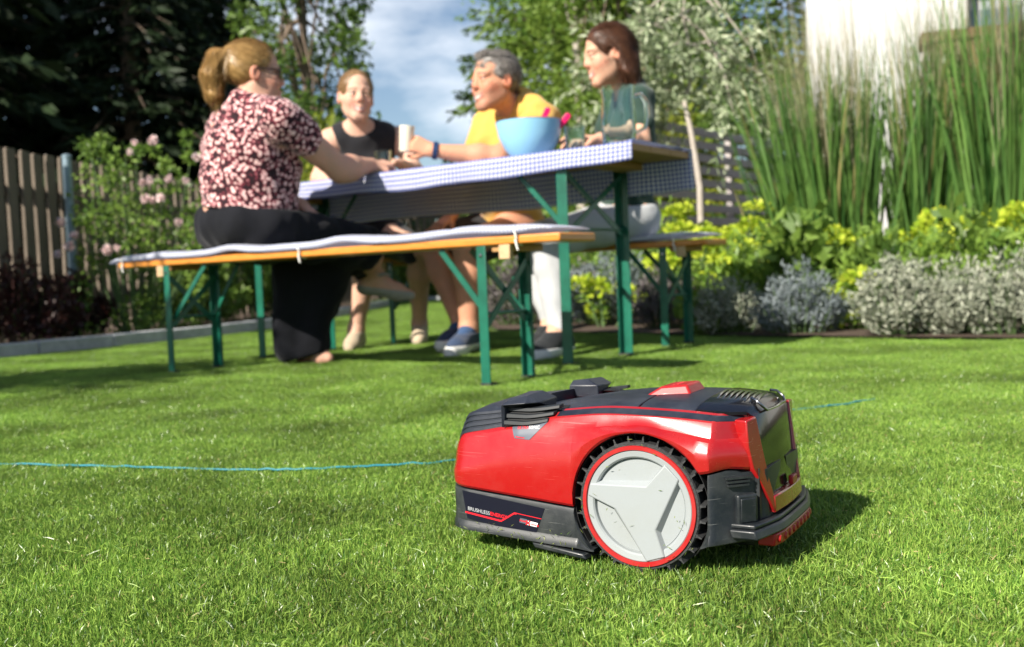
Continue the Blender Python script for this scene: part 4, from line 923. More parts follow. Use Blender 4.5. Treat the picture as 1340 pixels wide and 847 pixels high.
def skin_cols(P, q, R, c, sc, base, lip, brow, extra=None):
    H = (P - c) @ R / sc; col = np.tile(np.array(base, float), (len(P), 1))
    n = (np.sin(P[:, 0] * 61) * np.sin(P[:, 1] * 53 + 1) * np.sin(P[:, 2] * 47 + 2)); n2 = np.sin(P[:, 0] * 190 + 3 * n) * np.sin(P[:, 1] * 170 + 2 * n) * np.sin(P[:, 2] * 180); col *= (1 + .07 * n + .06 * n2)[:, None]; col[:, 1:] *= (1 - .06 * n2 - .05 * n)[:, None]
    face = H[:, 1] > .03
    def blend(mask, cc, a): col[mask] = col[mask] * (1 - a) + np.array(cc) * a
    ck = face & (np.hypot(np.abs(H[:, 0]) - .042, H[:, 2] + .034) < .026); blend(ck, np.array(base) * (1.02, .74, .72), .55)
    blend(face & (np.abs(H[:, 0]) < .016) & (H[:, 2] < -.012) & (H[:, 2] > -.040) & (H[:, 1] > .10), np.array(base) * (1, .78, .75), .6)
    zc = -.0708 + 13 * H[:, 0] ** 2; blend(face & (np.abs(H[:, 0]) < .030) & (np.abs(H[:, 2] - zc) < .0125) & (H[:, 1] > .066), lip, .7)
    blend(face & (np.abs(H[:, 0]) < .021) & (np.abs(H[:, 2] - zc - .0008) < .0040 - 5 * H[:, 0] ** 2) & (H[:, 1] > .066), (.74, .69, .63), .9)
    blend(face & (np.abs(np.abs(H[:, 0]) - .031) < .019) & (np.abs(H[:, 2] - .0215 + .10 * (np.abs(H[:, 0]) - .03)) < .0045) & (H[:, 1] > .06), brow, .85)
    blend(face & (np.abs(np.abs(H[:, 0]) - .031) < .0145) & (np.abs(H[:, 2] - .0028 + 9 * (np.abs(H[:, 0]) - .031) ** 2) < .0021) & (H[:, 1] > .06), (.03, .02, .015), .8)
    blend((np.abs(H[:, 0]) > .074) & (np.abs(H[:, 2]) < .06) & (np.abs(H[:, 1]) < .05), np.array(base) * (1.05, .68, .62), .6)
    if extra: extra(P, H, col, blend)
    return col
def limb_leg(S, hip, knee, ank, r=(.088, .062, .040), k=.05):
    hip, knee, ank = map(lambda z: np.array(z, float), (hip, knee, ank)); S.cap(hip, knee, r[0], r[1], k); m = knee + (ank - knee) * .32
    S.cap(knee, m, r[1] * .92, r[1] * .98, .03); S.cap(m, ank, r[1] * .96, r[2], .03)
def foot(S, ank, toe, sc=1., infl=0.):
    ank = np.array(ank, float); toe = np.array(toe, float); d = unit(toe - ank); heel = ank + v3(0, 0, -.055 * sc) - v3(d[0], d[1], 0) * .035 * sc
    ball = heel + (toe - heel) * .72 + v3(0, 0, .004)
    S.cap(ank, heel, .036 * sc + infl, .030 * sc + infl, .03); S.cap(heel, ball, .030 * sc + infl, .034 * sc + infl, .03); S.cap(ank, ball, .034 * sc + infl, .028 * sc + infl, .03); S.cap(ball, toe, .032 * sc + infl, .022 * sc + infl, .02)
def torso(S, pel, che, nb, shl, shr, f, b, infl=0., bust=0., belly=0.):
    r = unit(shr - shl); u = unit(nb - pel); f = unit(f - u * (f @ u)); r = np.cross(f, u); R = np.stack([r, f, u], 1); g = lambda *x: np.array(x) * b + infl
    S.ell(pel, g(.168, .130, .118), R, .05); mid = pel * .55 + che * .45
    S.ell(mid + f * (.012 + belly * .5), g(.143, .108 + belly, .150), R, .06); S.ell(che, g(.158, .112, .165), R, .06)
    for s, sh in ((-1, shl), (1, shr)):
        S.cap(nb - u * .045 + r * s * .03, sh, .058 * b + infl, .056 * b + infl, .05)
        S.cap(nb + u * .020 - f * .022, nb * .45 + sh * .55 + u * .004, .042 * b + infl * 1.2, .050 * b + infl * 1.2, .05)
        if bust: S.sph(che + r * s * .072 * b + f * (.082 * b) - u * .045, bust + infl, .045)
    return R, u, f, r
def person(label, K):
    pel, che, nb, hc = K['pel'], K['che'], K['nb'], K['hc']; b = K.get('bulk', 1.); ab = K.get('arm', 1.); sc = K.get('hs', 1.05)
    root = empty('person', (pel[0], pel[1], 0), 0, label, 'person', 'people sitting at the garden table'); off = v3(pel[0], pel[1], 0)
    S = Sdf(K.get('vox', .0055)); Rt, u, f, r = torso(S, pel, che, nb, K['shl'], K['shr'], K['tf'], b, 0, K.get('bust', 0), K.get('belly', 0))
    S.cap(nb - u * .03, hc - unit(K['hf']) * .012 - v3(0, 0, .06), .057 * (.5 + .5 * b) * K.get('neck', 1), .050 * K.get('neck', 1), .035)
    q, R = add_head(S, hc, K['hf'], K.get('hu', (0, 0, 1)), sc)
    for sh, el, wr, hand in K['arms']:
        S.cap(sh, el, .053 * ab, .042 * ab, .05); m = el + (wr - el) * .28; S.cap(el, m, .042 * ab, .043 * ab, .03); S.cap(m, wr, .042 * ab, .027 * (.5 + .5 * ab), .03)
        if hand: add_hand(S, wr, *hand)
    for L_ in K['legs']:
        limb_leg(S, *L_[:3], r=L_[4] if len(L_) > 4 else (.088 * b, .060, .038)); foot(S, L_[2], L_[3], 1.0)
    me = S.mesh('body'); set_col(me, skin_cols(S.P, q, R, hc, sc, K['skin'], K['lip'], K['brow'], K.get('extra')))
    def put(name, me, mat, par=root):
        if par is root:
            me.transform(Matrix.Translation((-off[0], -off[1], 0)))
        return link(name, me, mat, root if par is None else par)
    put('body', me, m_skin); er = empty('eyes_holder') if False else None
    n0 = len(root.children)
    eyes(root, lambda a, bb, d: q(a, bb, d) - off, R, sc)
    return root, put, q, R, (Rt, u, f, r), off
SK = dict(skin=(.56, .315, .225), lip=(.47, .15, .14), brow=(.16, .09, .05))
hx = lambda *a: np.array(a, float)

from mathutils import kdtree
def strands(hair, P, flow, n, ln, mat, par, off, seg=4, w=.0016, lift=.0028, fly=.22):
    """thin strips of hair that follow the hair surface along a flow field"""
    kd = kdtree.KDTree(len(P))
    for i, p in enumerate(P): kd.insert(p, i)
    kd.balance(); ids = rng.integers(0, len(P), n); c = P.mean(0); rows = []; VV = []
    for i in ids:
        p = P[i].copy(); L_ = ln * rng.uniform(.6, 1.3); free = rng.random() < fly; li = lift * rng.uniform(.2, 1.6); pts = []
        N = unit(p - c); prev = None
        for k in range(seg + 1):
            pts.append(p + N * (li + (free * .006 * k / seg) + .0015 * math.sin(k * 2 + i))); d = unit(flow(p) + rng.normal(0, .10, 3)); d = unit(d - N * (d @ N) * (.0 if free and k > 2 else .8)); q_ = p + d * L_ / seg
            co, j, _ = kd.find(q_); N = unit(.5 * N + .5 * unit(np.array(co) - c)); p = q_ if free and k > 1 else np.array(co) * .75 + q_ * .25
        pts = np.array(pts); t = pts[-1] - pts[0]; S_ = unit(np.cross(t, unit(pts[0] - c)) + 1e-6)
        for k in range(seg + 1): ww = w * (1 - .7 * k / seg) * .5; rows += [pts[k] + S_ * ww, pts[k] - S_ * ww]
        VV.append(rng.random())
    V = np.array(rows) - off; kk = 2 * (seg + 1); base = np.arange(n)[:, None] * kk
    q_ = np.concatenate([base + np.array([2 * i, 2 * i + 1, 2 * i + 3, 2 * i + 2]) for i in range(seg)], 0)
    me = mesh_np('strands', V, q_); set_v(me, np.repeat(VV, kk)); o = link('strands', me, mat, hair); o['kind'] = 'stuff'; return o
hs_blond = leaf_mat('blond_strands', (.20, .105, .030), (.66, .43, .17), .35, .15, .6); hs_blond2 = leaf_mat('dark_blond_strands', (.13, .07, .028), (.42, .26, .12), .35, .15, .6)
hs_grey = leaf_mat('grey_strands', (.035, .030, .026), (.34, .31, .28), .4, .1, .5); hs_brown = leaf_mat('brown_strands', (.022, .009, .005), (.13, .055, .028), .5, .12, .25)
# ---- woman in the floral blouse, on the near bench
pel = hx(*at(322, 296, 4.07)); pel[2] = .60; che = at(318, 205, 4.06); nb = at(332, 148, 4.05); hc = at(333, 97, 4.05)
tf = unit(v3(.62, .78, 0)); rt = np.cross(tf, (0, 0, 1)); shr = nb + rt * .175 - v3(0, 0, .055) - tf * .01; shl = nb - rt * .175 - v3(0, 0, .055)
elr = at(446, 222, 4.16); wrr = at(486, 216, 4.33); ell_ = at(352, 262, 4.42); wrl = at(394, 268, 4.36)
kl = at(412, 316, 4.38); al = at(402, 448, 4.42); kr = at(476, 322, 4.36); ar = at(486, 358, 4.52)
K = dict(SK, pel=pel, che=che, nb=nb, hc=hc, shl=shl, shr=shr, tf=tf, hf=v3(.93, .36, -.06), bulk=1.20, arm=1.22, bust=.085, belly=.03, hs=1.06,
    arms=[(shr, elr, wrr, (unit(v3(.75, .6, .05)), v3(-.2, .3, -.9), -1, (1.0, 1.0, 1.05, 1.1))), (shl, ell_, wrl, (unit(v3(.5, -.3, -.45)), v3(.1, -.1, -1), 1, (.25, .3, .35, .4)))],
    legs=[(pel - rt * .09 + tf * .02 - v3(0, 0, .03), kl, al, at(430, 469, 4.36), (.10, .07, .042)), (pel + rt * .09 + tf * .02 - v3(0, 0, .02), kr, ar, at(536, 386, 4.52), (.10, .07, .042))])
p, put, q, R, (Rt, u, f, r), off = person('woman with golden blond ponytail and floral blouse sitting with her back half turned', K)
S = Sdf(.006); torso(S, pel, che, nb, shl, shr, tf, 1.20, .014, .085, .03); S.cap(shr, shr + (elr - shr) * .34, .080, .074, .03); S.cap(shl, shl + (ell_ - shl) * .34, .080, .074, .03); S.noise = (.0065, 24, 3)
S.sph(nb + f * .03 + u * .055, .075, .02, -1); S.plane(pel + u * .055, -u); put('blouse', S.mesh('blouse'), m_floral)
S = Sdf(.007); S.ell(pel - v3(0, 0, .0) + tf * .02, (.225, .190, .132), Rt, .06); S.cap(pel - rt * .10 + tf * .02 - v3(0, 0, .03), kl, .118, .092, .08); S.cap(pel + rt * .10 + tf * .02 - v3(0, 0, .02), kr, .118, .085, .08)
S.cap(kl, al - v3(.0, 0, .05), .098, .102, .04); S.cap(kl * .4 + kr * .6 - v3(0, 0, .02), at(428, 400, 4.46), .082, .050, .08); S.cap(kr, ar + v3(-.040, 0, .02), .078, .052, .05); S.cap(at(378, 326, 4.34), at(379, 458, 4.36), .080, .070, .03); S.noise = (.006, 26, 5, .18)
S.plane(pel + u * .075, u); S.plane((al[0] - .08, 0, .016), (.22, 0, -1)); put('wide_trousers', S.mesh('wide_trousers'), m_black)
S = Sdf(.0055); foot(S, ar, at(536, 386, 4.52), 1.0, .004); d = unit(at(536, 386, 4.52) - ar); S.plane(ar + v3(0, 0, -.060), (d[2] * -.3, 0, 1), .004); put('sandal', S.mesh('sandal'), m_sandal)
MB().tube([ar - off + v3(.035, -.045, -.01), ar - off + v3(.06, -.035, -.005), ar - off + v3(.075, 0, -.01), ar - off + v3(.06, .045, -.03)], .008, 8).build('strap', m_sandal, p, 60)
S = Sdf(.005); S.ell(q(0, -.014, .034), np.array((.083, .103, .093)) * 1.06, R, .02); S.cap(q(0, -.085, .050), q(0, -.108, .050), .026, .022, .03)
S.plane(q(0, .030, 0), R @ unit(v3(0, .90, -.44)), .012); S.plane(q(0, 0, -.055), R @ v3(0, .45, -1.), .015)
S.sph(q(.078, .0, -.012), .022, .012, -1); S.sph(q(-.078, .0, -.012), .022, .012, -1)
S.cap(q(0, -.108, .050), q(0, -.136, .042), .026, .036, .02); S.cap(q(0, -.136, .042), q(0, -.152, -.020), .038, .042, .03); S.cap(q(0, -.152, -.020), q(0, -.148, -.085), .040, .032, .03); S.cap(q(0, -.148, -.085), q(.004, -.126, -.160), .030, .008, .03); S.noise = (.0015, 70, 2)
hm = S.mesh('hair'); HP = S.P.copy(); ho = put('hair', hm, m_blond); tie = q(0, -.108, .050); tail = q(0, -.150, -.30)
fdir = R[:, 1]
strands(ho, HP, lambda p: unit(tie - p) if (p - tie) @ fdir > .012 else unit(unit(p - tie) * .35 + unit(tail - p)), 6500, .075, hs_blond, p, off)
MB().lathe([(.022, -.007), (.031, -.005), (.031, .005), (.022, .007)], 20, (np.stack([R[:, 0], np.cross(R @ unit(v3(0, -1, -.1)), R[:, 0]), R @ unit(v3(0, -1, -.1))], 1), q(0, -.110, .050) - off), close=True).build('hair_tie', m_brown, p, 60)
gl = empty('sunglasses', (0, 0, 0)); gl.parent = p
for s in (-1, 1):
    T = [q(s * .010, .104, .014), q(s * .056, .090, .014), q(s * .058, .086, -.010), q(s * .046, .092, -.020), q(s * .018, .103, -.018)]
    T2 = [t_ - R[:, 1] * .004 for t_ in T]; bevel(MB().add([t_ - off for t_ in T + T2], [(0, 1, 2, 3, 4), (9, 8, 7, 6, 5)] + [(i, (i + 1) % 5, 5 + (i + 1) % 5, 5 + i) for i in range(5)]).build('lens', m_lens, gl, 30), .002)
    MB().tube([q(s * .058, .088, .010) - off, q(s * .080, .04, .008) - off, q(s * .084, -.005, .006) - off], .0032, 6).build('temple', m_lens, gl, 60)
cup = MB().lathe([(0, 0), (.026, 0), (.031, .006), (.038, .075), (.035, .075), (.028, .010), (0, .010)], 32).build('cup', m_cream, None, 40); cp_ = at(479, 213, 4.45); cup.location = (cp_[0], cp_[1], CT); tag(cup, 'low cream cup in the hand of the woman with sunglasses', 'cup', 'cups held at the table')

# ---- woman in the black sleeveless top, far left
pel = at(487, 292, 5.52); pel[2] = .60; che = at(478, 205, 5.36); nb = at(470, 168, 5.28); hc = at(466, 126, 5.20)
tf = unit(v3(.05, -1, 0)); rt = np.cross(tf, (0, 0, 1)); shr = at(432, 184, 5.30); shl = at(522, 181, 5.38)
elr = at(418, 234, 5.20); wrr = at(442, 236, 5.00); ell_ = at(545, 226, 5.30); wrl = at(522, 214, 5.08)
kl = at(548, 326, 5.20); al = at(549, 424, 5.45); kr = at(482, 328, 5.15); ar = at(466, 432, 5.20)
K = dict(SK, skin=(.60, .36, .26), pel=pel, che=che, nb=nb, hc=hc, shl=shl, shr=shr, tf=tf, neck=.84, hf=v3(.34, -.94, -.04), hu=(.05, 0, 1), bulk=.93, arm=.92, bust=.062, hs=1.10,
    arms=[(shr, elr, wrr, (unit(v3(.7, -.3, .0)), v3(0, 0, -1), -1, (.5, .5, .5, .6))), (shl, ell_, wrl, (unit(v3(-.7, -.5, .1)), v3(0, 0, -1), 1, (.5, .5, .5, .6)))],
    legs=[(pel + v3(.09, -.02, -.03), kl, al, at(548, 446, 5.32)), (pel + v3(-.09, -.02, -.03), kr, ar, at(458, 456, 5.06))])
p, put, q, R, (Rt, u, f, r), off = person('smiling woman with tied back hair and black sleeveless top facing the camera', K)
S = Sdf(.006); torso(S, pel, che, nb, shl, shr, tf, .93, .010, .062); S.noise = (.0025, 24, 8); S.sph(nb + f * .03 + u * .05, .085, .02, -1)
for sh in (shl, shr): S.sph(sh + (sh - nb) * .12, .088, .02, -1)
S.plane(pel - u * .02, -u); put('sleeveless_top', S.mesh('sleeveless_top'), m_blackt)
S = Sdf(.006); S.ell(pel, (.175, .140, .120), Rt, .05)
for k_, h_ in ((kl, .09), (kr, -.09)): S.cap(pel + v3(h_, -.02, -.02), pel + (k_ - pel) * .93, .102, .084, .05)
S.noise = (.003, 20, 4); S.plane(pel + u * .06, u); put('shorts', S.mesh('shorts'), m_short)
for a_, t_ in ((al, at(548, 446, 5.32)), (ar, at(458, 456, 5.06))):
    S = Sdf(.005); foot(S, a_, t_, 1.0, .006); S.plane(a_ + v3(0, 0, -.010), (0, 0, 1), .006); put('shoe', S.mesh('shoe'), m_beige)
S = Sdf(.0045); S.ell(q(0, -.016, .032), np.array((.080, .102, .091)) * 1.10, R, .02); S.ell(q(0, .098, .042), np.array((.045, .060, .058)) * 1.10, R, .012, -1); S.plane(q(0, .052, 0), R @ unit(v3(0, .97, -.22)), .01); S.plane(q(0, 0, -.050), R @ v3(0, .35, -1), .012)
for s_ in (-1, 1): S.ell(q(s_ * .082, .004, -.016), np.array((.022, .028, .034)) * 1.1, R, .012, -1)
S.cap(q(0, -.085, -.02), q(-.060, -.075, -.09), .030, .026, .02); S.cap(q(-.060, -.075, -.09), q(-.078, -.04, -.150), .024, .010, .02); S.cap(q(0, .07, .125), q(0, -.02, .130), .004, .004, .008, -1); S.noise = (.0008, 90, 2)
hm = S.mesh('hair'); HP = S.P.copy(); ho = put('hair', hm, m_blond2); part = q(0, .03, .118); bk = q(-.01, -.10, -.05)
strands(ho, HP, lambda p: unit(bk - p) + .5 * R[:, 0] * np.sign((p - hc) @ R[:, 0]) * max(0, ((p - hc) @ R[:, 2]) * 8), 4200, .06, hs_blond2, p, off, lift=.0015, fly=.06)

# ---- man in the yellow shirt
pel = at(668, 292, 5.06); pel[2] = .61; che = at(668, 192, 4.88); nb = at(675, 140, 4.78); hc = at(648, 106, 4.66)
tf = unit(v3(-.72, -.69, 0)); rt = np.cross(tf, (0, 0, 1)); shl = nb - rt * .165 - v3(0, 0, .075); shr = nb + rt * .185 - v3(0, 0, .065)
ell_ = at(652, 207, 4.42); wrl = at(566, 197, 4.40); elr = at(610, 246, 5.02); wrr = at(588, 286, 4.86)
kl = at(612, 322, 4.62); al = at(614, 430, 4.62); kr = at(566, 320, 4.84); ar = at(604, 424, 4.74)
K = dict(SK, skin=(.56, .27, .165), lip=(.46, .15, .13), brow=(.10, .07, .05), pel=pel, che=che, nb=nb, hc=hc, shl=shl, shr=shr, tf=tf, hf=v3(-.82, -.58, -.03), neck=1.08, extra=lambda P, H, col, blend: (blend((H[:, 2] < -.045) & (H[:, 2] > -.13) & (H[:, 1] > -.01) & (np.abs(H[:, 0]) < .07), (.26, .15, .115), .30)), bulk=1.08, arm=1.12, belly=.025, hs=1.13,
    arms=[(shl, ell_, wrl, (unit(v3(-.9, 0, .38)), v3(.1, .95, -.1), 1, (1.0, 1.0, 1.05, 1.1))), (shr, elr, wrr, (unit(v3(-.4, -.6, -.35)), v3(0, .2, -1), 1, (.3, .3, .35, .4)))],
    legs=[(pel - rt * .09 - v3(0, 0, .03), kl, al, at(590, 462, 4.42), (.095, .068, .042)), (pel + rt * .09 - v3(0, 0, .03), kr, ar, at(578, 452, 4.62), (.095, .068, .042))])
p, put, q, R, (Rt, u, f, r), off = person('grey haired laughing man in yellow shirt reaching out with a cup', K)
S = Sdf(.006); torso(S, pel, che, nb, shl, shr, tf, 1.08, .016, 0, .025); S.cap(shl, shl + (ell_ - shl) * .62, .080, .072, .03); S.cap(shr, shr + (elr - shr) * .6, .080, .070, .03); S.noise = (.0070, 22, 6)
nk = unit(hc - v3(0, 0, .06) - nb + u * .03); S.cap(nb - nk * .02, nb + nk * .050, .078, .071, .02); S.sph(nb + f * .06 + nk * .085, .062, .015, -1); S.cap(nb + nk * .035, nb + nk * .2, .060, .060, .008, -1); S.plane(pel - u * .035, -u); put('shirt', S.mesh('shirt'), m_yellow)
S = Sdf(.0045); ax_ = unit(np.cross(nk, (0, 1, 0))); ay_ = np.cross(nk, ax_); c0 = nb + nk * .040
for i in range(14):
    A1, A2 = [2 * PI * (i + w_) / 16 + PI * .0 for w_ in (0, 1)]; e1, e2 = [c0 + .070 * (math.cos(t_) * ax_ + math.sin(t_) * ay_) for t_ in (A1, A2)]
    S.cap(e1 + nk * .012, e2 + nk * .012, .0075, .0075, .006); S.cap(e1 * 1. + nk * -.012 + unit(e1 - c0) * .010, e2 + nk * -.012 + unit(e2 - c0) * .010, .008, .008, .016); S.cap(e1, e2, .008, .008, .012)
put('collar', S.mesh('collar'), m_yellow)
S = Sdf(.006); S.ell(pel - v3(0, 0, .01), (.19, .155, .115), Rt, .05)
for k_, h_ in ((kl, -1), (kr, 1)): S.cap(pel + rt * .09 * h_ - v3(0, 0, .02), pel + rt * .09 * h_ + (k_ - pel - rt * .09 * h_) * .92, .112, .092, .05)
S.noise = (.003, 20, 4); S.plane(pel + u * .06, u); put('shorts', S.mesh('shorts'), m_short)
for a_, t_ in ((al, at(590, 462, 4.42)), (ar, at(578, 452, 4.62))):
    S = Sdf(.005); foot(S, a_, t_, 1.0, .005); S.plane(a_ + v3(0, 0, .035), (0, 0, 1), .006); S.plane(a_ + v3(0, 0, -.03), (0, 0, -1), .006); put('sock', S.mesh('sock'), m_sock)
    S = Sdf(.005); foot(S, a_, t_, 1.04, .009); S.plane(a_ + v3(0, 0, -.018), (0, 0, 1), .006); put('sneaker', S.mesh('sneaker'), m_blueg)
    S = Sdf(.005); foot(S, a_, t_, 1.05, .011); S.plane(a_ + v3(0, 0, -.066), (0, 0, 1), .004); put('sole', S.mesh('sole'), m_sole)
S = Sdf(.005); S.ell(q(0, -.016, .033), np.array((.080, .101, .091)) * 1.13, R, .02); S.plane(q(0, .050, 0), R @ unit(v3(0, .80, -.60)), .01); S.plane(q(0, -.02, -.030), R @ unit(v3(0, .75, -1.)), .01)
S.cap(q(-.03, .060, .102), q(.035, .056, .104), .013, .012, .03)
for s_ in (-1, 1): S.ell(q(s_ * .086, .012, -.020), np.array((.024, .030, .036)) * 1.13, R, .010, -1); S.cap(q(s_ * .072, .030, .01), q(s_ * .072, .022, -.018), .010, .007, .01)

for s_ in (-1, 1): S.ell(q(s_ * .066, .072, .050), np.array((.030, .034, .034)) * 1.13, R, .015, -1)
S.noise = (.0015, 80, 2); hm = S.mesh('hair'); HP = S.P.copy(); ho = put('hair', hm, m_greyh)
strands(ho, HP, lambda p: -.6 * R[:, 1] - .5 * R[:, 2] * (1 if (p - hc) @ R[:, 2] < .09 else -.1) + .25 * R[:, 0] * np.sign((p - hc) @ R[:, 0]), 5200, .030, hs_grey, p, off, seg=3, w=.0018, lift=.004, fly=.35)
wd = unit(wrl - ell_); wa = unit(np.cross(wd, (0, 0, 1))); wb = np.cross(wd, wa)
MB().lathe([(.034, -.011), (.039, -.010), (.039, .010), (.034, .011)], 24, (np.stack([wa, wb, wd], 1), wrl - wd * .012 - off), close=True).build('wristwatch', m_watch, p, 40)
cup = empty('cup', at(531, 199, 4.425), 0, 'tall cream cup raised in the hand of the man in yellow', 'cup', 'cups held at the table')
bevel(MB().lathe([(0, 0), (.026, 0), (.029, .004), (.033, .112), (.030, .112), (.026, .008), (0, .008)], 32).build('cup_body', m_cream, cup, 40), .0008); cup.rotation_euler = (.05, .10, 0)

# ---- woman in the dark green T-shirt
pel = at(822, 288, 4.74); pel[2] = .61; che = at(824, 188, 4.66); nb = at(822, 122, 4.62); hc = at(796, 71, 4.54)
tf = unit(v3(-.96, -.28, 0)); rt = np.cross(tf, (0, 0, 1)); shl = nb - rt * .150 - v3(.01, 0, .060); shr = nb + rt * .160 - v3(0, 0, .055)
ell_ = at(838, 186, 4.36); wrl = at(786, 182, 4.16); elr = at(788, 192, 4.72); wrr = at(764, 184, 4.34)
kl = at(716, 314, 4.36); al = at(731, 432, 4.20); kr = at(698, 316, 4.56); ar = at(722, 424, 4.44)
K = dict(SK, skin=(.60, .34, .23), brow=(.07, .035, .02), pel=pel, che=che, nb=nb, hc=hc, shl=shl, shr=shr, tf=tf, neck=.86, hf=v3(-.97, -.24, -.20), bulk=.97, arm=.95, bust=.062, hs=1.10,
    arms=[(shl, ell_, wrl, (unit(v3(-.85, -.1, .0)), v3(0, .1, -1), 1, (.4, .4, .45, .5))), (shr, elr, wrr, (unit(v3(-.5, -.7, .05)), v3(0, 0, -1), -1, (.4, .4, .4, .5)))],
    legs=[(pel - rt * .08 - v3(0, 0, .03), kl, al, at(694, 468, 4.08)), (pel + rt * .08 - v3(0, 0, .03), kr, ar, at(694, 458, 4.30))])
p, put, q, R, (Rt, u, f, r), off = person('woman with straight brown hair and dark green shirt at the right table end', K)
S = Sdf(.006); torso(S, pel, che, nb, shl, shr, tf, .97, .012, .062); S.cap(shl, shl + (ell_ - shl) * .52,   .064, .062, .03); S.cap(shr, shr + (elr - shr) * .5, .066, .062, .03); S.noise = (.0035, 24, 6)
S.sph(nb + f * .03 + u * .05, .078, .02, -1); S.plane(pel - u * .0, -u); put('t_shirt', S.mesh('t_shirt'), m_olive)
S = Sdf(.006); S.ell(pel - v3(0, 0, .01), (.178, .15, .120), Rt, .05)
for k_, a_, h_ in ((kl, al, -1), (kr, ar, 1)):
    S.cap(pel + rt * .085 * h_ - v3(0, 0, .02), k_, .103, .076, .05); m_ = k_ + (a_ - k_) * .35; S.cap(k_, m_, .073, .068, .03); S.cap(m_, a_ + v3(0, 0, .005), .068, .047, .03)
S.noise = (.0032, 22, 4); S.plane(pel + u * .07, u); put('trousers', S.mesh('trousers'), m_lgrey)
for a_, t_ in ((al, at(694, 468, 4.08)), (ar, at(694, 458, 4.30))):
    S = Sdf(.005); foot(S, a_, t_, 1.05, .008); S.plane(a_ + v3(0, 0, -.004), (0, 0, 1), .006); put('sneaker', S.mesh('sneaker'), m_shoe)
    S = Sdf(.005); foot(S, a_, t_, 1.06, .011); S.plane(a_ + v3(0, 0, -.070), (0, 0, 1), .004); put('sole', S.mesh('sole'), m_sole)
S = Sdf(.005); S.ell(q(0, -.014, .034), np.array((.084, .104, .094)) * 1.10, R, .02); S.plane(q(0, .040, 0), R @ unit(v3(0, .88, -.46)), .01)
for s in (-1, 1):
    S.cap(q(s * .070, -.030, .03), q(s * .072, -.030, -.09), .030, .030, .03); S.cap(q(s * .072, -.030, -.09), q(s * .064, -.040, -.210), .030, .020, .03)
S.cap(q(0, -.075, .0), q(0, -.075, -.175), .050, .040, .04); S.cap(q(-.05, -.06, -.05), q(-.05, -.06, -.19), .04, .026, .04); S.cap(q(.05, -.06, -.05), q(.05, -.06, -.19), .04, .026, .04); S.noise = (.0015, 60, 2)
for s_ in (-1, 1): S.ell(q(s_ * .088, .016, -.014), np.array((.026, .030, .032)) * 1.1, R, .010, -1)
hm = S.mesh('hair'); HP = S.P.copy(); ho = put('hair', hm, m_brown)
strands(ho, HP, lambda p: (-.55 * R[:, 1] * (1 if (p - hc) @ R[:, 2] > .01 else .1) - R[:, 2] * (1 if (p - hc) @ R[:, 2] < .10 else .15) + .7 * R[:, 0] * np.sign((p - hc) @ R[:, 0]) * max(0., ((p - hc) @ R[:, 2] - .05) * 12)), 6500, .085, hs_brown, p, off, lift=.002)
# guide wire lying on the grass
m_wire = M_('turquoise_wire', (.012, .20, .26), .5)
pts = [gnd(x, y, .0105) for x, y in ((-760, 592), (-260, 604), (-60, 607), (60, 608), (180, 611), (300, 614), (400, 614), (480, 610), (560, 606), (640, 598), (760, 578), (900, 553), (1000, 541), (1060, 534), (1110, 528), (1150, 521))]
P = []; 
for a, b in zip(pts[:-1], pts[1:]):
    for i in range(8): w = a + (b - a) * i / 8; P.append(w + v3(0, rng.normal(0, .0006), rng.normal(0, .0009)))
w = MB().tube(P, .0021, 7).build('guide_wire', m_wire, None, 60); tag(w, 'thin turquoise guide wire lying across the lawn behind the mower', 'wire')
# ------------------------------------------------------------------ planting, trees, fences, house
m_bark = M_('bark', (.10, .07, .05), .9, col2=(.20, .15, .11), vscale=8, stretch=(4, 4, .6), bump=.8, bscale=12)
m_bark2 = M_('pale_bark', (.34, .29, .24), .85, col2=(.50, .45, .40), vscale=10, stretch=(3, 3, 1), bump=.5, bscale=14)
m_stem = M_('green_stem', (.06, .11, .03), .7, var=.3)
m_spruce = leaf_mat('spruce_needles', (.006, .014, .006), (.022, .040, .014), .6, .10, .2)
m_fir = leaf_mat('fir_needles', (.045, .110, .020), (.220, .330, .055), .5, .35, .3)
m_decid = leaf_mat('tree_leaves', (.035, .090, .018), (.180, .280, .050), .45, .4, .35)
m_yel = leaf_mat('yellow_green_leaves', (.13, .20, .02), (.34, .36, .05), .45, .4, .3)
m_lightg = leaf_mat('fresh_leaves', (.07, .16, .025), (.27, .37, .06), .45, .4, .3)
m_silver = leaf_mat('silver_leaves', (.15, .22, .09), (.56, .61, .42), .5, .3, .4)
m_rose = leaf_mat('rose_leaves', (.050, .120, .018), (.26, .38, .07), .4, .4, .4)
m_pinkf = leaf_mat('pink_petals', (.82, .58, .58), (.92, .80, .79), .5, .35, .2)
m_redl = leaf_mat('dark_red_leaves', (.022, .008, .010), (.085, .030, .022), .45, .25, .4)
m_reed = leaf_mat('reed_leaves', (.030, .095, .018), (.170, .310, .070), .4, .38, .4, 0, 1, (.34, .30, .12))
m_plume = leaf_mat('reed_plumes', (.20, .19, .10), (.44, .40, .26), .6, .3, .2)
m_lime = leaf_mat('lime_bracts', (.24, .38, .02), (.66, .72, .08), .5, .35, .2)
m_euph = leaf_mat('euphorbia_leaves', (.09, .19, .03), (.30, .44, .07), .45, .35, .3)
m_sant = leaf_mat('santolina_leaves', (.15, .18, .12), (.47, .48, .38), .6, .2, .3)
m_lav = leaf_mat('lavender_leaves', (.10, .13, .14), (.29, .33, .34), .6, .2, .3)
m_purple = leaf_mat('dull_purple_leaves', (.07, .055, .06), (.22, .20, .19), .6, .2, .3)
def sphere_dirs(n): d = rng.normal(size=(n, 3)); return d / np.linalg.norm(d, axis=1, keepdims=True)
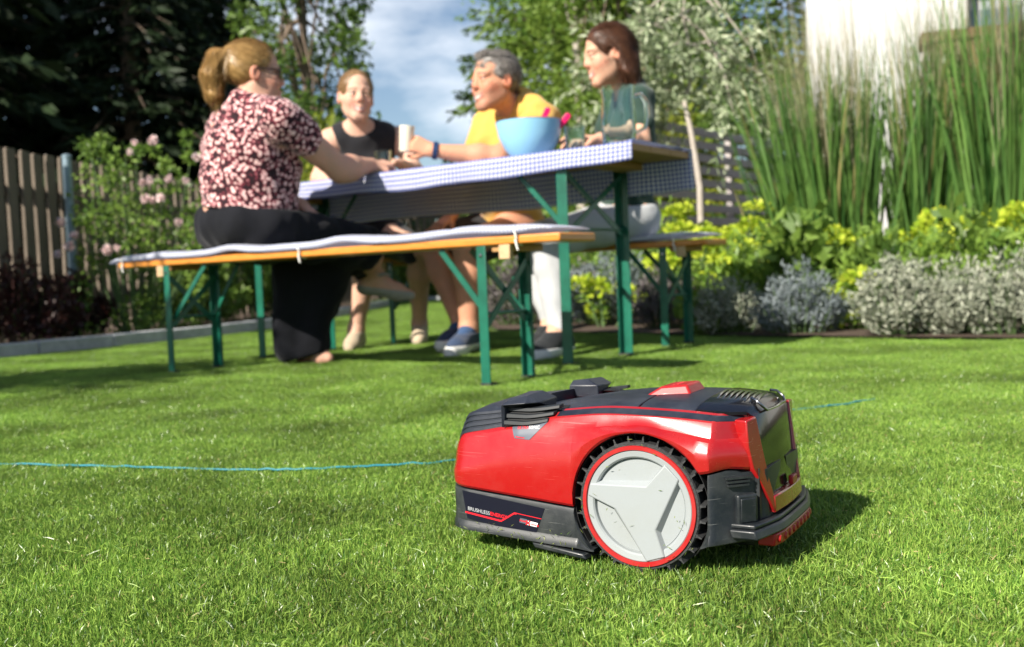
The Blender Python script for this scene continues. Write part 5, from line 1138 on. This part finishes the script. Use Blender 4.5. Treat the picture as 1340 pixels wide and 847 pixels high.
def clumps(cs, rad, n):
    """points spread round clump centres, each clump with its own tone"""
    cs = np.asarray(cs); k = rng.integers(0, len(cs), n); rad = np.broadcast_to(rad, (len(cs),))
    d = sphere_dirs(n); P = cs[k] + d * (rad[k] * rng.random(n) ** .45)[:, None]; tone = rng.random(len(cs))
    return P, d, np.clip(.55 * tone[k] + .45 * rng.random(n), 0, .89)
def limbs(root_pts, tips, r0, mb, n=6, wob=.08):
    for tip in tips:
        b = root_pts[rng.integers(len(root_pts) // 3, len(root_pts))]; q = [b + (tip - b) * t + rng.normal(0, wob, 3) * math.sin(PI * t) * np.linalg.norm(tip - b) * .4 + v3(0, 0, .10 * np.linalg.norm(tip - b) * math.sin(PI * t)) for t in (0, .35, .7, 1)]
        mb.tube(q, [r0, r0 * .7, r0 * .45, r0 * .2], n, False)
def broad_tree(name, base, h, cr_w, cz0, ncl, n, leaf, mat, bark, label, cat='tree', group=None, tr=.12, lean=(0, 0), crad=.45, flat=1.0, nlimb=14, name_leaf='crown'):
    t = empty(name, base, 0, label, cat, group); trunk = [v3(lean[0] * u + .05 * math.sin(5 * u), lean[1] * u + .04 * math.cos(4 * u) - .04, h * .9 * u) for u in np.linspace(0, 1, 8)]
    mb = MB().tube(trunk, [tr * (1 - .85 * u) for u in np.linspace(0, 1, 8)], 9)
    cs = []
    while len(cs) < ncl:
        d = sphere_dirs(1)[0] * rng.random() ** .4; z = cz0 + (h - cz0) * (.5 + .5 * d[2]); w = cr_w * (.45 + .55 * math.sin(PI * min(1, max(0, (z - cz0) / (h - cz0) * .8 + .12))))
        cs.append(v3(d[0] * w + lean[0] * z / h, d[1] * w * flat + lean[1] * z / h, z))
    cs = np.array(cs); limbs(trunk, cs[:nlimb], tr * .35, mb, 6); mb.build('trunk', bark, t, 60)
    P, d, v = clumps(cs, crad * rng.uniform(.6, 1.3, len(cs)), n)
    D = d * .8 + rng.normal(0, .6, (n, 3)) + np.array([0, 0, -.25])
    cards(name_leaf, P, D, rng.uniform(.7, 1.3, n) * leaf, rng.uniform(.7, 1.2, n) * leaf * .55, mat, t, v); return t
def conifer(base, h, w, nwh, mat, label, group=None, droop=.25, size=.16, dens=1., z0=.6, name='spruce_tree', bark=None, br=9):
    t = empty(name, base, 0, label, 'tree', group); mb = MB().tube([v3(0, 0, 0), v3(.02, .02, h * .5), v3(0, 0, h)], [.16 * h / 10, .09 * h / 10, .01], 8)
    PP = []; DD = []; VV = []
    for i in range(nwh):
        z = z0 + (h - z0) * (i / nwh) ** .95; rr = w * (1 - (z - z0) / (h - z0)) ** .85 + .12
        for j in range(br):
            a = rng.uniform(0, 2 * PI); L_ = rr * rng.uniform(.72, 1.12); dr = droop * rng.uniform(.6, 1.4); tone = rng.random() * .6
            d = v3(math.cos(a), math.sin(a), 0); tip = v3(0, 0, z) + d * L_ + v3(0, 0, -dr * L_)
            if j % 3 == 0: mb.tube([v3(0, 0, z), v3(0, 0, z) + d * L_ * .5 + v3(0, 0, -dr * L_ * .25), tip], [.022 * h / 10, .013 * h / 10, .004], 4, False)
            m = max(6, int(L_ * 26 * dens)); u = rng.random(m) ** .65; side = np.cross(d, (0, 0, 1)); spread = rng.normal(0, .20, m) * L_ * (1.15 - u)
            P = np.outer(u, tip - v3(0, 0, z)) + v3(0, 0, z) + np.outer(spread, side) - np.outer(np.abs(rng.normal(0, .05 + .06 * droop, m)), (0, 0, 1)); P[:, 2] -= .25 * dr * L_ * (u * (1 - u)) * -1
            PP.append(P); DD.append(np.outer(np.ones(m), d) * .7 + np.outer(np.sign(spread) * .6, side) + np.c_[np.zeros((m, 2)), -rng.uniform(.1, .9, m) * (.3 + droop * 2)] + rng.normal(0, .15, (m, 3))); VV.append(np.clip(tone + .4 * rng.random(m), 0, .89))
    P = np.concatenate(PP); D = np.concatenate(DD); n = len(P); mb.build('trunk', bark or m_bark, t, 60)
    cards('crown', P, D, rng.uniform(.7, 1.4, n) * size, rng.uniform(.6, 1.1, n) * size * .38, mat, t, np.concatenate(VV)); return t
def px(x, y, dep, z=0.): p = at(x, y, dep); return (float(p[0]), float(dep), z)
# dark spruces beyond the fence on the left (the wood goes on to the left, outside the frame, and shades them)
SPL = [(-40, 'dark spruce at the left edge of the picture behind the fence'), (40, 'dark spruce second from the left edge behind the fence'), (120, 'dark spruce behind the pink rose bush'), (185, 'dark spruce to the left of the ponytailed woman'),
       (250, 'dark spruce directly behind the ponytail of the woman'), (305, 'dark spruce just left of the broadleaf tree and the sky gap')]
for i, (x, lb) in enumerate(SPL):
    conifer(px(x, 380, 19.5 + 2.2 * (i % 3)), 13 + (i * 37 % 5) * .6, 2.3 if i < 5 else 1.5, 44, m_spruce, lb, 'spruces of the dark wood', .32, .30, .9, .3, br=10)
for i, (x, y) in enumerate(((-13.5, 12.5), (-17, 9.5), (-16.5, 15.5), (-20.5, 12), (-12.2, 16.8), (-23, 7.5), (-9.6, 17.2))):
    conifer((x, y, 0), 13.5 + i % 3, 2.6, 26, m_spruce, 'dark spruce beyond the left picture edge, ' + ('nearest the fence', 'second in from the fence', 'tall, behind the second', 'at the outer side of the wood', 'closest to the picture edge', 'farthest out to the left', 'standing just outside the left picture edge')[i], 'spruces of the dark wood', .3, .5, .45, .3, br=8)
broad_tree('broadleaf_tree', px(412, 370, 15), 8.2, 1.15, 1.4, 62, 8500, .115, m_decid, m_bark, 'slender broadleaf tree with sky showing through, between the two left women', tr=.11, crad=.34, nlimb=34)
broad_tree('yellow_shrub', px(400, 370, 13.2), 2.75, .75, .3, 16, 2600, .11, m_yel, m_bark, 'yellowish green shrub below the slender broadleaf tree', 'shrub', tr=.03, crad=.3, nlimb=6, name_leaf='foliage')
# conifers and mixed trees in the middle and right
conifer(px(738, 362, 17), 8.8, 2.35, 40, m_fir, 'mid green fir with spreading branches rising behind the man in yellow', 'firs behind the table', .16, .15, 2.0, .4, 'fir_tree', br=10)
conifer(px(800, 360, 19), 11.5, 2.5, 42, m_fir, 'taller fir directly behind the brown haired woman', 'firs behind the table', .14, .17, 1.6, .4, 'fir_tree', br=9)
broad_tree('birch_tree', px(762, 362, 14.5), 9.0, 1.25, 1.0, 60, 13000, .085, m_lightg, m_bark2, 'light green birch with a pale trunk between the two firs', tr=.09, crad=.55, nlimb=22)
broad_tree('broadleaf_tree', px(890, 355, 15), 8.0, 1.15, .6, 60, 17000, .10, m_decid, m_bark, 'dense broadleaf tree behind the silver leaved tree', tr=.14, crad=.6, nlimb=18)
broad_tree('broadleaf_tree', px(845, 355, 13.5), 7.5, 1.2, .8, 46, 12000, .085, m_lightg, m_bark, 'fresh green leafy tree right of the brown haired woman', tr=.1, crad=.5, nlimb=14)
broad_tree('golden_shrub', px(885, 352, 9.6), 2.3, .55, .2, 18, 3600, .075, m_yel, m_bark, 'golden leaved shrub between the table end and the silver tree', 'shrub', tr=.03, crad=.24, nlimb=8, name_leaf='foliage')
conifer(px(1040, 348, 16), 4.9, 1.3, 22, m_fir, 'small pine with its tip against the sky left of the white house', None, .05, .22, .8, .6, 'pine_tree', br=7)
broad_tree('broadleaf_tree', px(985, 350, 13), 3.9, .9, .4, 34, 8500, .09, m_decid, m_bark, 'low olive green tree behind the horizontal slat fence', tr=.08, crad=.5, nlimb=12)
# far wood closing the view behind everything
n = 26000; X = rng.uniform(-26, 30, n); H_ = 2.6 + .7 * np.sin(X * .9) + .5 * np.sin(X * 2.3 + 1); P = np.c_[X, rng.uniform(27, 30, n), rng.random(n) * H_]; D = sphere_dirs(n) - [0, .3, .2]
cards('far_hedge', P, D, rng.uniform(.25, .45, n), rng.uniform(.15, .28, n), m_decid, None, np.clip(.3 + .3 * np.sin(X * 3) + .3 * rng.random(n), 0, .89))['label'] = 'far green wood edge'
# silver leaved tree
def silver_tree():
    b = px(915, 262, 7.3); t = empty('silver_tree', (b[0], b[1], 0), 0, 'slender silver leaved tree with pale crooked trunk right of the table', 'tree'); o = v3(b[0], b[1], 0)
    tr = [at(x, y, 7.3) - o for x, y in ((918, 330), (916, 245), (910, 205), (903, 165), (896, 135), (905, 100), (902, 60), (893, 20), (900, -30))]; tr[0][2] = 0
    mb = MB().tube(tr, [.026, .024, .022, .020, .018, .015, .012, .009, .005], 9)
    tips = [at(x, y, 7.3 + d) - o for x, y, d in ((822, 20, -.2), (835, 75, .1), (790, 60, .2), (860, 10, 0), (950, 40, -.2), (985, 90, .1), (1010, 130, 0), (960, 150, -.2), (940, 110, .2), (870, 120, .2), (845, 150, .3), (880, 60, -.2), (920, 10, .2), (1045, 140, .2), (780, 110, .4), (760, 120, .45))]
    limbs(tr[3:], tips, .013, mb, 6, .10); mb.build('trunk', m_bark2, t, 60); PP = []; DD = []
    for tip in tips:
        for k in range(10):
            s = tr[rng.integers(3, 8)]; s = s + (tip - s) * rng.uniform(.25, .8); e = tip + rng.normal(0, .16, 3) + v3(0, 0, -.10); m = 30; u = rng.random(m)[:, None]
            PP.append(s + (e - s) * u + rng.normal(0, .022, (m, 3))); DD.append(unit(e - s) * .7 + rng.normal(0, .6, (m, 3)) + [0, 0, -.1])
    P = np.concatenate(PP); D = np.concatenate(DD); n = len(P); cards('crown', P, D, rng.uniform(.05, .095, n), rng.uniform(.016, .027, n), m_silver, t)
silver_tree()
# picket fence on the left and the one closing the garden at the back
m_slat = M_('weathered_slat', (.105, .082, .060), .85, col2=(.20, .16, .12), vscale=6, stretch=(12, 12, 1), bump=.5, bscale=10)
m_post = M_('galvanised_post', (.22, .30, .35), .45, metal=.3, var=.15, vscale=10)
def picket(a, b, h, pitch, wd, label, posts, z0=.06):
    a = v3(*a, 0); b = v3(*b, 0); L_ = np.linalg.norm(b - a); ang = math.atan2(b[1] - a[1], b[0] - a[0]); f = empty('picket_fence', a, ang, label, 'fence'); n = int(L_ / pitch); me = []
    for k in range(3):
        mb = MB(); hw = wd / 2; hh = h - z0 + (k - 1) * .006; V = [(-hw, -.011, 0), (hw, -.011, 0), (hw, -.011, hh - .012), (hw - .012, -.011, hh), (-hw + .012, -.011, hh), (-hw, -.011, hh - .012)]
        mb.add(V + [(x, .011, z) for x, y, z in V], [tuple(range(5, -1, -1)), tuple(range(6, 12))] + [(i, (i + 1) % 6, 6 + (i + 1) % 6, 6 + i) for i in range(6)]); o = mb.build('slat', m_slat, None, 30); me.append(o.data); bpy.data.objects.remove(o)
    for i in range(n + 1):
        o = link('slat', me[rng.integers(3)], None, f); o.location = (i * pitch, -.03 + rng.normal(0, .002), z0); o.rotation_euler = (rng.normal(0, .004), rng.normal(0, .007), 0)
    for z in (h * .26, h * .80): MB().box((L_ / 2, .012, z), (L_, .04, .075)).build('rail', m_slat, f)
    for x in posts:
        p_ = MB().tube([(x, .055, 0), (x, .055, h + .03)], .030, 14).build('post', m_post, f, 40); MB().lathe([(0, .012), (.02, .010), (.033, 0), (.033, -.015)], 14, (np.eye(3), v3(x, .055, h + .03))).build('cap', m_post, p_, 40)
fy0 = 4.6
fl_ = picket((FX(fy0), fy0), (FX(16.6), 16.6), 1.36, .150, .100, 'weathered brown picket fence running back along the left side of the lawn', [])
for o in [x for x in bpy.data.objects if x.name.startswith('picket_fence')]:
    P_ = v3(*at(84, 380, 7.55)); loc = v3(*o.location); e = unit(v3(FX(16.6) - FX(fy0), 16.6 - fy0, 0)); base_x = float((P_ - loc) @ e)
    for dx in (-2.4, 0, 2.4, 4.8, 7.2):
        x = base_x + dx; p_ = MB().tube([(x, -.085, 0), (x, -.085, 1.37)], .032, 14).build('post', m_post, o, 40); MB().lathe([(0, .012), (.02, .010), (.035, 0), (.035, -.015)], 14, (np.eye(3), v3(x, -.085, 1.37))).build('cap', m_post, p_, 40)
picket((FX(16.6) + .1, 16.7), (4.5, 17.6), 1.72, .125, .085, 'picket fence closing the garden at the back behind the table legs', [1.5, 4.5])
# horizontal slat fence on the right
m_hslat = M_('grey_slat', (.32, .28, .275), .8, col2=(.48, .44, .43), vscale=5, stretch=(1, 12, 12), bump=.4, bscale=10)
def hfence(a, b, h, label, n):
    a = v3(*a, 0); b = v3(*b, 0); L_ = np.linalg.norm(b - a); ang = math.atan2(b[1] - a[1], b[0] - a[0]); f = empty('slat_fence', a, ang, label, 'fence')
    for i in range(n): bevel(MB().box((L_ / 2, -.02, .12 + (h - .14) * i / (n - 1)), (L_, .024, (h - .14) / (n - 1) * .62)).build('slat', m_hslat, f), .003)
    for x in (.02, L_ / 2, L_ - .02): MB().box((x, .02, h / 2), (.05, .05, h)).build('post', m_hslat, f)
hfence((1.00, 7.5), (2.85, 9.8), 1.46, 'grey horizontal slat fence behind the silver tree', 14)
hfence((4.05, 9.25), (5.9, 9.3), 1.42, 'grey horizontal slat screen seen through the reed gap in front of the house', 14)
# white house
m_white_w = M_('white_render', (.56, .56, .555), .9, var=.03, vscale=3, bump=.15, bscale=80); m_win = M_('window_glass', (.10, .14, .19), .05, coat=.5); m_frame = M_('window_frame', (.30, .33, .37), .5)
m_brown_w = M_('brown_cladding', (.13, .075, .035), .8, var=.25, vscale=4, stretch=(1, 1, 8), bump=.3)
hp = at(1057, 100, 11.5); house = empty('house', (hp[0], 11.5, 0), -.32, 'white rendered house with a tall grey window behind the reeds', 'house')
MB().box((.83, 3, 3.2), (1.66, 6, 6.4)).build('wall', m_white_w, house); MB().box((5.3, 3.2, 3.2), (6.0, 5.6, 6.4)).build('wall', m_white_w, house)
wn = MB().box((1.66 + .32, .36, 3.7), (.64, .05, 3.4)).build('window', m_frame, house)
for k in range(3): bevel(MB().box((1.66 + .32, .325, 2.55 + 1.13 * k), (.50, .02, 1.02)).build('pane', m_win, wn), .004)
MB().box((1.98, .36, 1.0), (.64, .06, 2.0)).build('wall', m_white_w, house)
MB().box((4.0, 3, 6.55), (9.0, 7, .25)).build('roof', M_('roof_metal', (.12, .12, .13), .6), house)
sh = at(1212, 44, 10.4); an = empty('timber_annex', (sh[0], 10.4, 0), -.32, 'brown timber clad annex in front of the white house', 'annex'); hz = float(sh[2])
for k in range(26): bevel(MB().box((.09 + .145 * k, .02, (1.75 + hz) / 2 - .05), (.138, .03, hz - 1.75 - .10)).build('board', m_brown_w, an), .003)
MB().box((1.9, .25, hz - .04), (3.9, .56, .10)).build('roof', m_brown_w, an); 
for x in (.06, 1.9, 3.7): MB().box((x, .09, .87), (.10, .10, 1.75)).build('post', m_brown_w, an)
# reeds: every clump a plant
def reed(x, dep, w, n, label, h=2.15, lean=0.):
    b = px(x, 300, dep); t = empty('reed_clump', b, 0, label, 'ornamental grass', 'tall reed clumps in front of the house'); P = np.c_[rng.normal(0, w, n), rng.normal(0, w * .8, n), np.zeros(n)]
    D = np.c_[P[:, 0] * .6 + lean + rng.normal(0, .045, n), P[:, 1] * .5 + rng.normal(0, .05, n), np.ones(n)]; L_ = rng.uniform(.55, 1.0, n) * h
    blades('leaves', P, D, L_, rng.uniform(.009, .024, n), m_reed, t, np.where(rng.random(n) < .05, .97, rng.random(n) * .88), rng.uniform(.02, .34, n), 4)
    m = int(n * .32); P = np.c_[rng.normal(0, w, m), rng.normal(0, w * .8, m), np.full(m, .9)]; D = np.c_[P[:, 0] * .4 + lean + rng.normal(0, .07, m), P[:, 1] * .4 + rng.normal(0, .07, m), np.ones(m)]
    blades('stalks', P, D, rng.uniform(1.0, 1.6, m) * h / 2.15, .0045, m_plume, t, None, rng.uniform(.0, .10, m), 4)
for a in ((1062, 6.7, .085, 300, 'reed clump at the left end of the row, fanning over the silver tree', 1.75, -.10), (1094, 6.5, .09, 360, 'reed clump in front of the left corner of the white house', 1.9, -.04), (1126, 6.9, .050, 220, 'reed clump just left of the bright white gap', 2.0, -.03),
          (1205, 6.6, .068, 330, 'reed clump just right of the bright white gap', 2.1, .02), (1235, 6.8, .065, 280, 'reed clump between the white gap and the slat screen', 2.2, .0), (1322, 6.3, .085, 420, 'reed clump right of the slat screen gap', 2.4, .01), (1372, 6.5, .12, 360, 'reed clump at the right picture edge', 2.45, .0), (1440, 6.4, .11, 300, 'reed clump just beyond the right picture edge', 2.3, .0)): reed(*a)
# euphorbia
def head_mesh():
    n = 70; d = sphere_dirs(n); d[:, 2] = np.abs(d[:, 2]) * .8 - .1; P = d * .8 * .05 * rng.uniform(.6, 1, n)[:, None]
    o = cards('flower_head', P, d + rng.normal(0, .4, (n, 3)), rng.uniform(.016, .026, n), rng.uniform(.014, .022, n), m_lime); me = o.data; bpy.data.objects.remove(o); return me
HM = [head_mesh() for _ in range(4)]
def euphorbia(x, y, dep, nh, spread, label, big=1.0):
    p = at(x, y + rng.uniform(-14, 18), dep); t = empty('euphorbia', (p[0], p[1], 0), 0, label, 'euphorbia', 'lime flowered euphorbias in the bed'); H_ = float(p[2]); st = MB(); PP = []; DD = []
    for k in range(max(4, int(nh * .75))):
        a = rng.uniform(0, 2 * PI); rr = spread * rng.random() ** .5; tip = v3(rr * math.cos(a), rr * math.sin(a), H_ - .35 * rr * rng.uniform(.4, 1.8) - rng.uniform(0, 1) ** 2 * .30); b = v3(tip[0] * .3, tip[1] * .3, 0)
        st.tube([b, (b + tip) / 2 + v3(0, 0, .03), tip], [.006, .005, .004], 5, False); m = 34; u = rng.uniform(.25, .95, m)[:, None]; PP.append(b + (tip - b) * u); DD.append(np.c_[rng.normal(0, 1, (m, 2)), rng.uniform(-.2, .5, m)])
        o = link('flower_head', HM[rng.integers(4)], None, t); o.location = tip; s = big * rng.uniform(.55, 1.45); o.scale = (s, s, s * .85); o.rotation_euler = (rng.normal(0, .25), rng.normal(0, .25), rng.uniform(0, 6))
    st.build('stems', m_stem, t, None); P = np.concatenate(PP); D = np.concatenate(DD); n = len(P); cards('leaves', P, D, rng.uniform(.045, .085, n), rng.uniform(.012, .020, n), m_euph, t)
EU = [(905, 258, 6.6, 9, .18, 'euphorbia with a round bright head above the far bench end'), (945, 285, 6.3, 9, .20, 'euphorbia behind the right end of the far bench'), (895, 300, 6.0, 8, .18, 'low euphorbia behind the far bench seat'),
      (985, 268, 6.6, 8, .2, 'euphorbia in front of the grey slat fence'), (1010, 300, 6.0, 10, .22, 'euphorbia with crowded heads left of the large dark leaves'), (1045, 288, 6.3, 9, .2, 'euphorbia below the left reed clumps'), (1085, 300, 6.1, 9, .2, 'euphorbia leaning over its neighbours below the second reed clump'),
      (1105, 352, 5.15, 10, .15, 'euphorbia hanging forward over the lavender, lowest of all'), (1135, 300, 6.0, 8, .2, 'euphorbia left of the bright white gap'), (1175, 305, 5.9, 9, .2, 'euphorbia right below the bright white gap'), (1212, 288, 6.0, 9, .2, 'euphorbia tall among the right reeds'),
      (1255, 308, 5.7, 9, .2, 'euphorbia in front of the slat screen gap'), (1245, 270, 6.3, 8, .2, 'euphorbia climbing in front of the slat screen'), (1300, 290, 5.8, 10, .22, 'euphorbia near the right picture edge'), (1335, 310, 5.4, 9, .2, 'euphorbia cut by the right picture edge'), (1325, 268, 6.0, 8, .2, 'tall euphorbia behind the one at the right edge'),
      (1385, 300, 5.3, 9, .2, 'euphorbia just beyond the right picture edge'), (790, 345, 6.2, 6, .2, 'euphorbia seen between the table legs'), (960, 322, 5.7, 8, .2, 'short euphorbia below the far bench end')]
for a in EU: euphorbia(*a, big=1.75)
# ground covering green between the euphorbias
def mound(name, x, y, dep, w, h, n, leaf, mat, label, cat, group, up=.8, wl=.3, dep_w=None, spikes=True):
    p = at(x, y, dep); dw = dep_w or w * .7; t = empty(name, (p[0], p[1], 0), 0, label, cat, group); k = max(14, int(n / 46)); st = MB()
    cs = []
    for _ in range(k):
        a = rng.uniform(0, 2 * PI); r = rng.random() ** .5; cs.append((w * r * math.cos(a), dw * r * math.sin(a), h * (1 - .65 * r * r) * rng.uniform(.75, 1.12)))
    cs = np.array(cs); base = cs * np.array([.5, .5, 0]); ids = rng.integers(0, k, n); u = 1 - rng.random(n) ** 1.5 * .75; ax = cs - base
    P = base[ids] + ax[ids] * u[:, None] + rng.normal(0, leaf * .5, (n, 3)); P[:, 2] = np.maximum(P[:, 2], .01); D = ax[ids] / np.linalg.norm(ax[ids], axis=1)[:, None] * up + rng.normal(0, .5, (n, 3))
    tone = rng.random(k); cards('foliage', P, D, rng.uniform(.7, 1.3, n) * leaf, rng.uniform(.7, 1.2, n) * leaf * wl, mat, t, np.clip(.5 * tone[ids] + .5 * rng.random(n), 0, .89))
    for b_, c_ in list(zip(base, cs))[:60]: st.tube([b_, (b_ + c_) / 2, c_ * .95], [.004, .003, .002], 4, False)
    st.build('stems', m_stem, t, None); return t
G1 = 'silvery shrubs edging the bed'
mound('santolina', 955, 400, 5.22, .20, .30, 2600, .028, m_sant, 'small silvery shrub right of the far bench legs', 'shrub', G1, wl=.42)
mound('lavender', 1045, 395, 5.0, .24, .34, 2800, .034, m_lav, 'bluish grey lavender between two silvery shrubs', 'shrub', G1, wl=.25)
mound('santolina', 1180, 400, 4.62, .24, .36, 3600, .030, m_sant, 'wide silvery shrub right of the bluish lavender', 'shrub', G1, wl=.42)
mound('santolina', 1258, 400, 4.55, .22, .32, 3200, .030, m_sant, 'silvery shrub second from the right picture edge', 'shrub', G1, wl=.42)
mound('santolina', 1328, 400, 4.40, .24, .36, 3400, .030, m_sant, 'silvery shrub at the right picture edge', 'shrub', G1, wl=.42)
mound('santolina', 1405, 400, 4.25, .25, .34, 3000, .030, m_sant, 'silvery shrub just beyond the right picture edge', 'shrub', G1, wl=.42)
mound('lavender', 690, 400, 7.0, .34, .52, 3000, .045, m_purple, 'dull purple grey shrub behind the bench legs', 'shrub', G1, wl=.3)
mound('lavender', 800, 400, 6.5, .34, .50, 3200, .045, m_lav, 'grey lavender seen below the far bench', 'shrub', G1, wl=.28)
mound('lavender', 745, 400, 6.9, .30, .42, 2400, .045, m_purple, 'dull purple shrub between the table legs', 'shrub', G1, wl=.3)
mound('lavender', 870, 410, 5.9, .24, .34, 2200, .036, m_purple, 'low dark shrub behind the right bench legs', 'shrub', G1, wl=.3)
G2 = 'leafy green perennials in the bed'
for x, y, d, w, h, n, lb in ((720, 350, 7.8, .5, .85, 3000, 'leafy green perennial behind the pale trousers'), (800, 340, 7.6, .5, .8, 3000, 'leafy green perennial behind the table cross brace'), (860, 320, 7.2, .4, .75, 2600, 'leafy green perennial under the right table end'), (985, 340, 5.75, .32, .50, 2400, 'feathery green perennial right of the far bench'),
                          (1075, 335, 5.7, .32, .48, 2400, 'feathery green perennial below the reeds on the left'), (1150, 335, 5.6, .32, .5, 2400, 'feathery green perennial above the wide silvery shrub'), (1230, 335, 5.3, .30, .48, 2400, 'feathery green perennial left of the slat screen gap'), (1310, 330, 5.1, .32, .52, 2400, 'feathery green perennial at the right picture edge')):
    mound('perennial', x, y, d, w, h, n, .065, m_euph, lb, 'plant', G2, .6, .28)
mound('perennial', 1040, 330, 5.62, .13, .62, 700, .11, m_rose, 'dark broad leaved plant standing between the lime euphorbias', 'plant', G2, .5, .6)
mound('perennial', 1160, 330, 5.45, .14, .56, 800, .09, m_decid, 'mid green broad leaved plant below the white gap', 'plant', G2, .5, .5)
mound('perennial', 925, 400, 5.3, .10, .12, 160, .10, m_lightg, 'small bright leaved plant at the foot of the far bench legs', 'plant', G2, .5, .7)
mound('perennial', 1275, 330, 5.15, .12, .58, 600, .10, m_rose, 'dark leaved plant in front of the slat screen gap', 'plant', G2, .5, .45)
# rose bush with pink flowers, dark leaved shrubs, border plants
def flower_mesh():
    n = 34; d = sphere_dirs(n); P = d * .014; o = cards('flower', P, d + [0, 0, .2], rng.uniform(.030, .042, n), rng.uniform(.030, .042, n), m_pinkf, None, None, .5); me = o.data; bpy.data.objects.remove(o); return me
FM = [flower_mesh() for _ in range(3)]
def rose():
    b = px(178, 380, 7.3); t = empty('rose_bush', b, 0, 'rose bush with pale pink flowers climbing in front of the picket fence', 'rose bush'); o = v3(*b); cs = []; st = MB()
    for _ in range(80):
        x = rng.uniform(100, 262); y = rng.uniform(190, 440); d = rng.uniform(7.0, 7.7)
        if y < 250 and rng.random() < .45: y += 60
        cs.append(at(x, y, d) - o)
    for x, y in ((135, 185), (142, 200), (118, 195), (200, 195), (178, 198), (245, 182), (250, 205), (215, 215), (108, 290)): cs.append(at(x, y, 7.3) - o)
    cs = np.array([c for c in cs if c[2] > .04]); rad = np.where(np.arange(len(cs)) < len(cs) - 9, .14, .06)
    for c in cs[::2]: st.tube([v3(c[0] * .3, c[1] * .3, 0), v3(c[0] * .7, c[1] * .7, c[2] * .55), c], [.008, .006, .003], 5, False)
    st.build('stems', m_stem, t, None); P, d, v = clumps(cs, rad * .75, 3900); cards('leaves', P, d + rng.normal(0, .5, P.shape), rng.uniform(.03, .055, len(P)), rng.uniform(.02, .036, len(P)), m_rose, t, v)
    for x, y, s in ((200, 184, 1.1), (170, 199, .8), (190, 260, 1.0), (210, 259, 1.0), (199, 262, .8), (79, 291, 1.1), (90, 322, 1.2), (97, 308, .9), (140, 327, 1.2), (153, 324, .7), (257, 205, .9), (221, 234, .9), (243, 236, .8), (186, 239, .8), (234, 290, .9), (76, 333, .9), (176, 186, .7), (196, 236, .9)):
        q = link('flower', FM[rng.integers(3)], None, t); q.location = at(x, y, 6.85) - o; q.scale = (s * .72,) * 3; q.rotation_euler = rng.uniform(-.6, .6, 3)
rose()
G3 = 'low shrubs of the left border'
mound('barberry', 25, 420, 6.7, .42, .60, 3600, .045, m_redl, 'dark red leaved shrub at the left picture edge', 'shrub', G3, .7, .5)
mound('barberry', 90, 420, 7.3, .36, .48, 2600, .045, m_redl, 'dark red leaved shrub left of the rose bush', 'shrub', G3, .7, .5)
mound('evergreen_shrub', 255, 400, 8.6, .45, .80, 3600, .06, m_rose, 'dark green shrub behind the left bench legs', 'shrub', G3, .5, .5)
mound('evergreen_shrub', 330, 395, 10.0, .55, 1.0, 3600, .07, m_rose, 'dark green shrub behind the black wide trousers', 'shrub', G3, .5, .5)
for i, x in enumerate((430, 515, 590, 655)):
    mound('evergreen_shrub', x, 370, 17.0 - i * .3, .7, .95, 2200, .11, m_rose, ('dark shrub at the back fence behind the black trousers', 'dark shrub at the back fence behind the bare knees', 'dark shrub at the back fence left of the near bench leg', 'dark shrub at the back fence behind the bench strut')[i], 'shrub', 'shrubs along the back fence', .5, .5)

broad_tree('added_shade_tree', (-4.25, 1.45, 0), 3.0, .75, 2.1, 22, 2600, .09, m_decid, m_bark, 'unseen small tree beyond the left picture edge, added to shade a strip of lawn', tr=.04, crad=.28, nlimb=12, flat=.45)  # unseen tree, added and placed so its crown shadow falls across the lawn
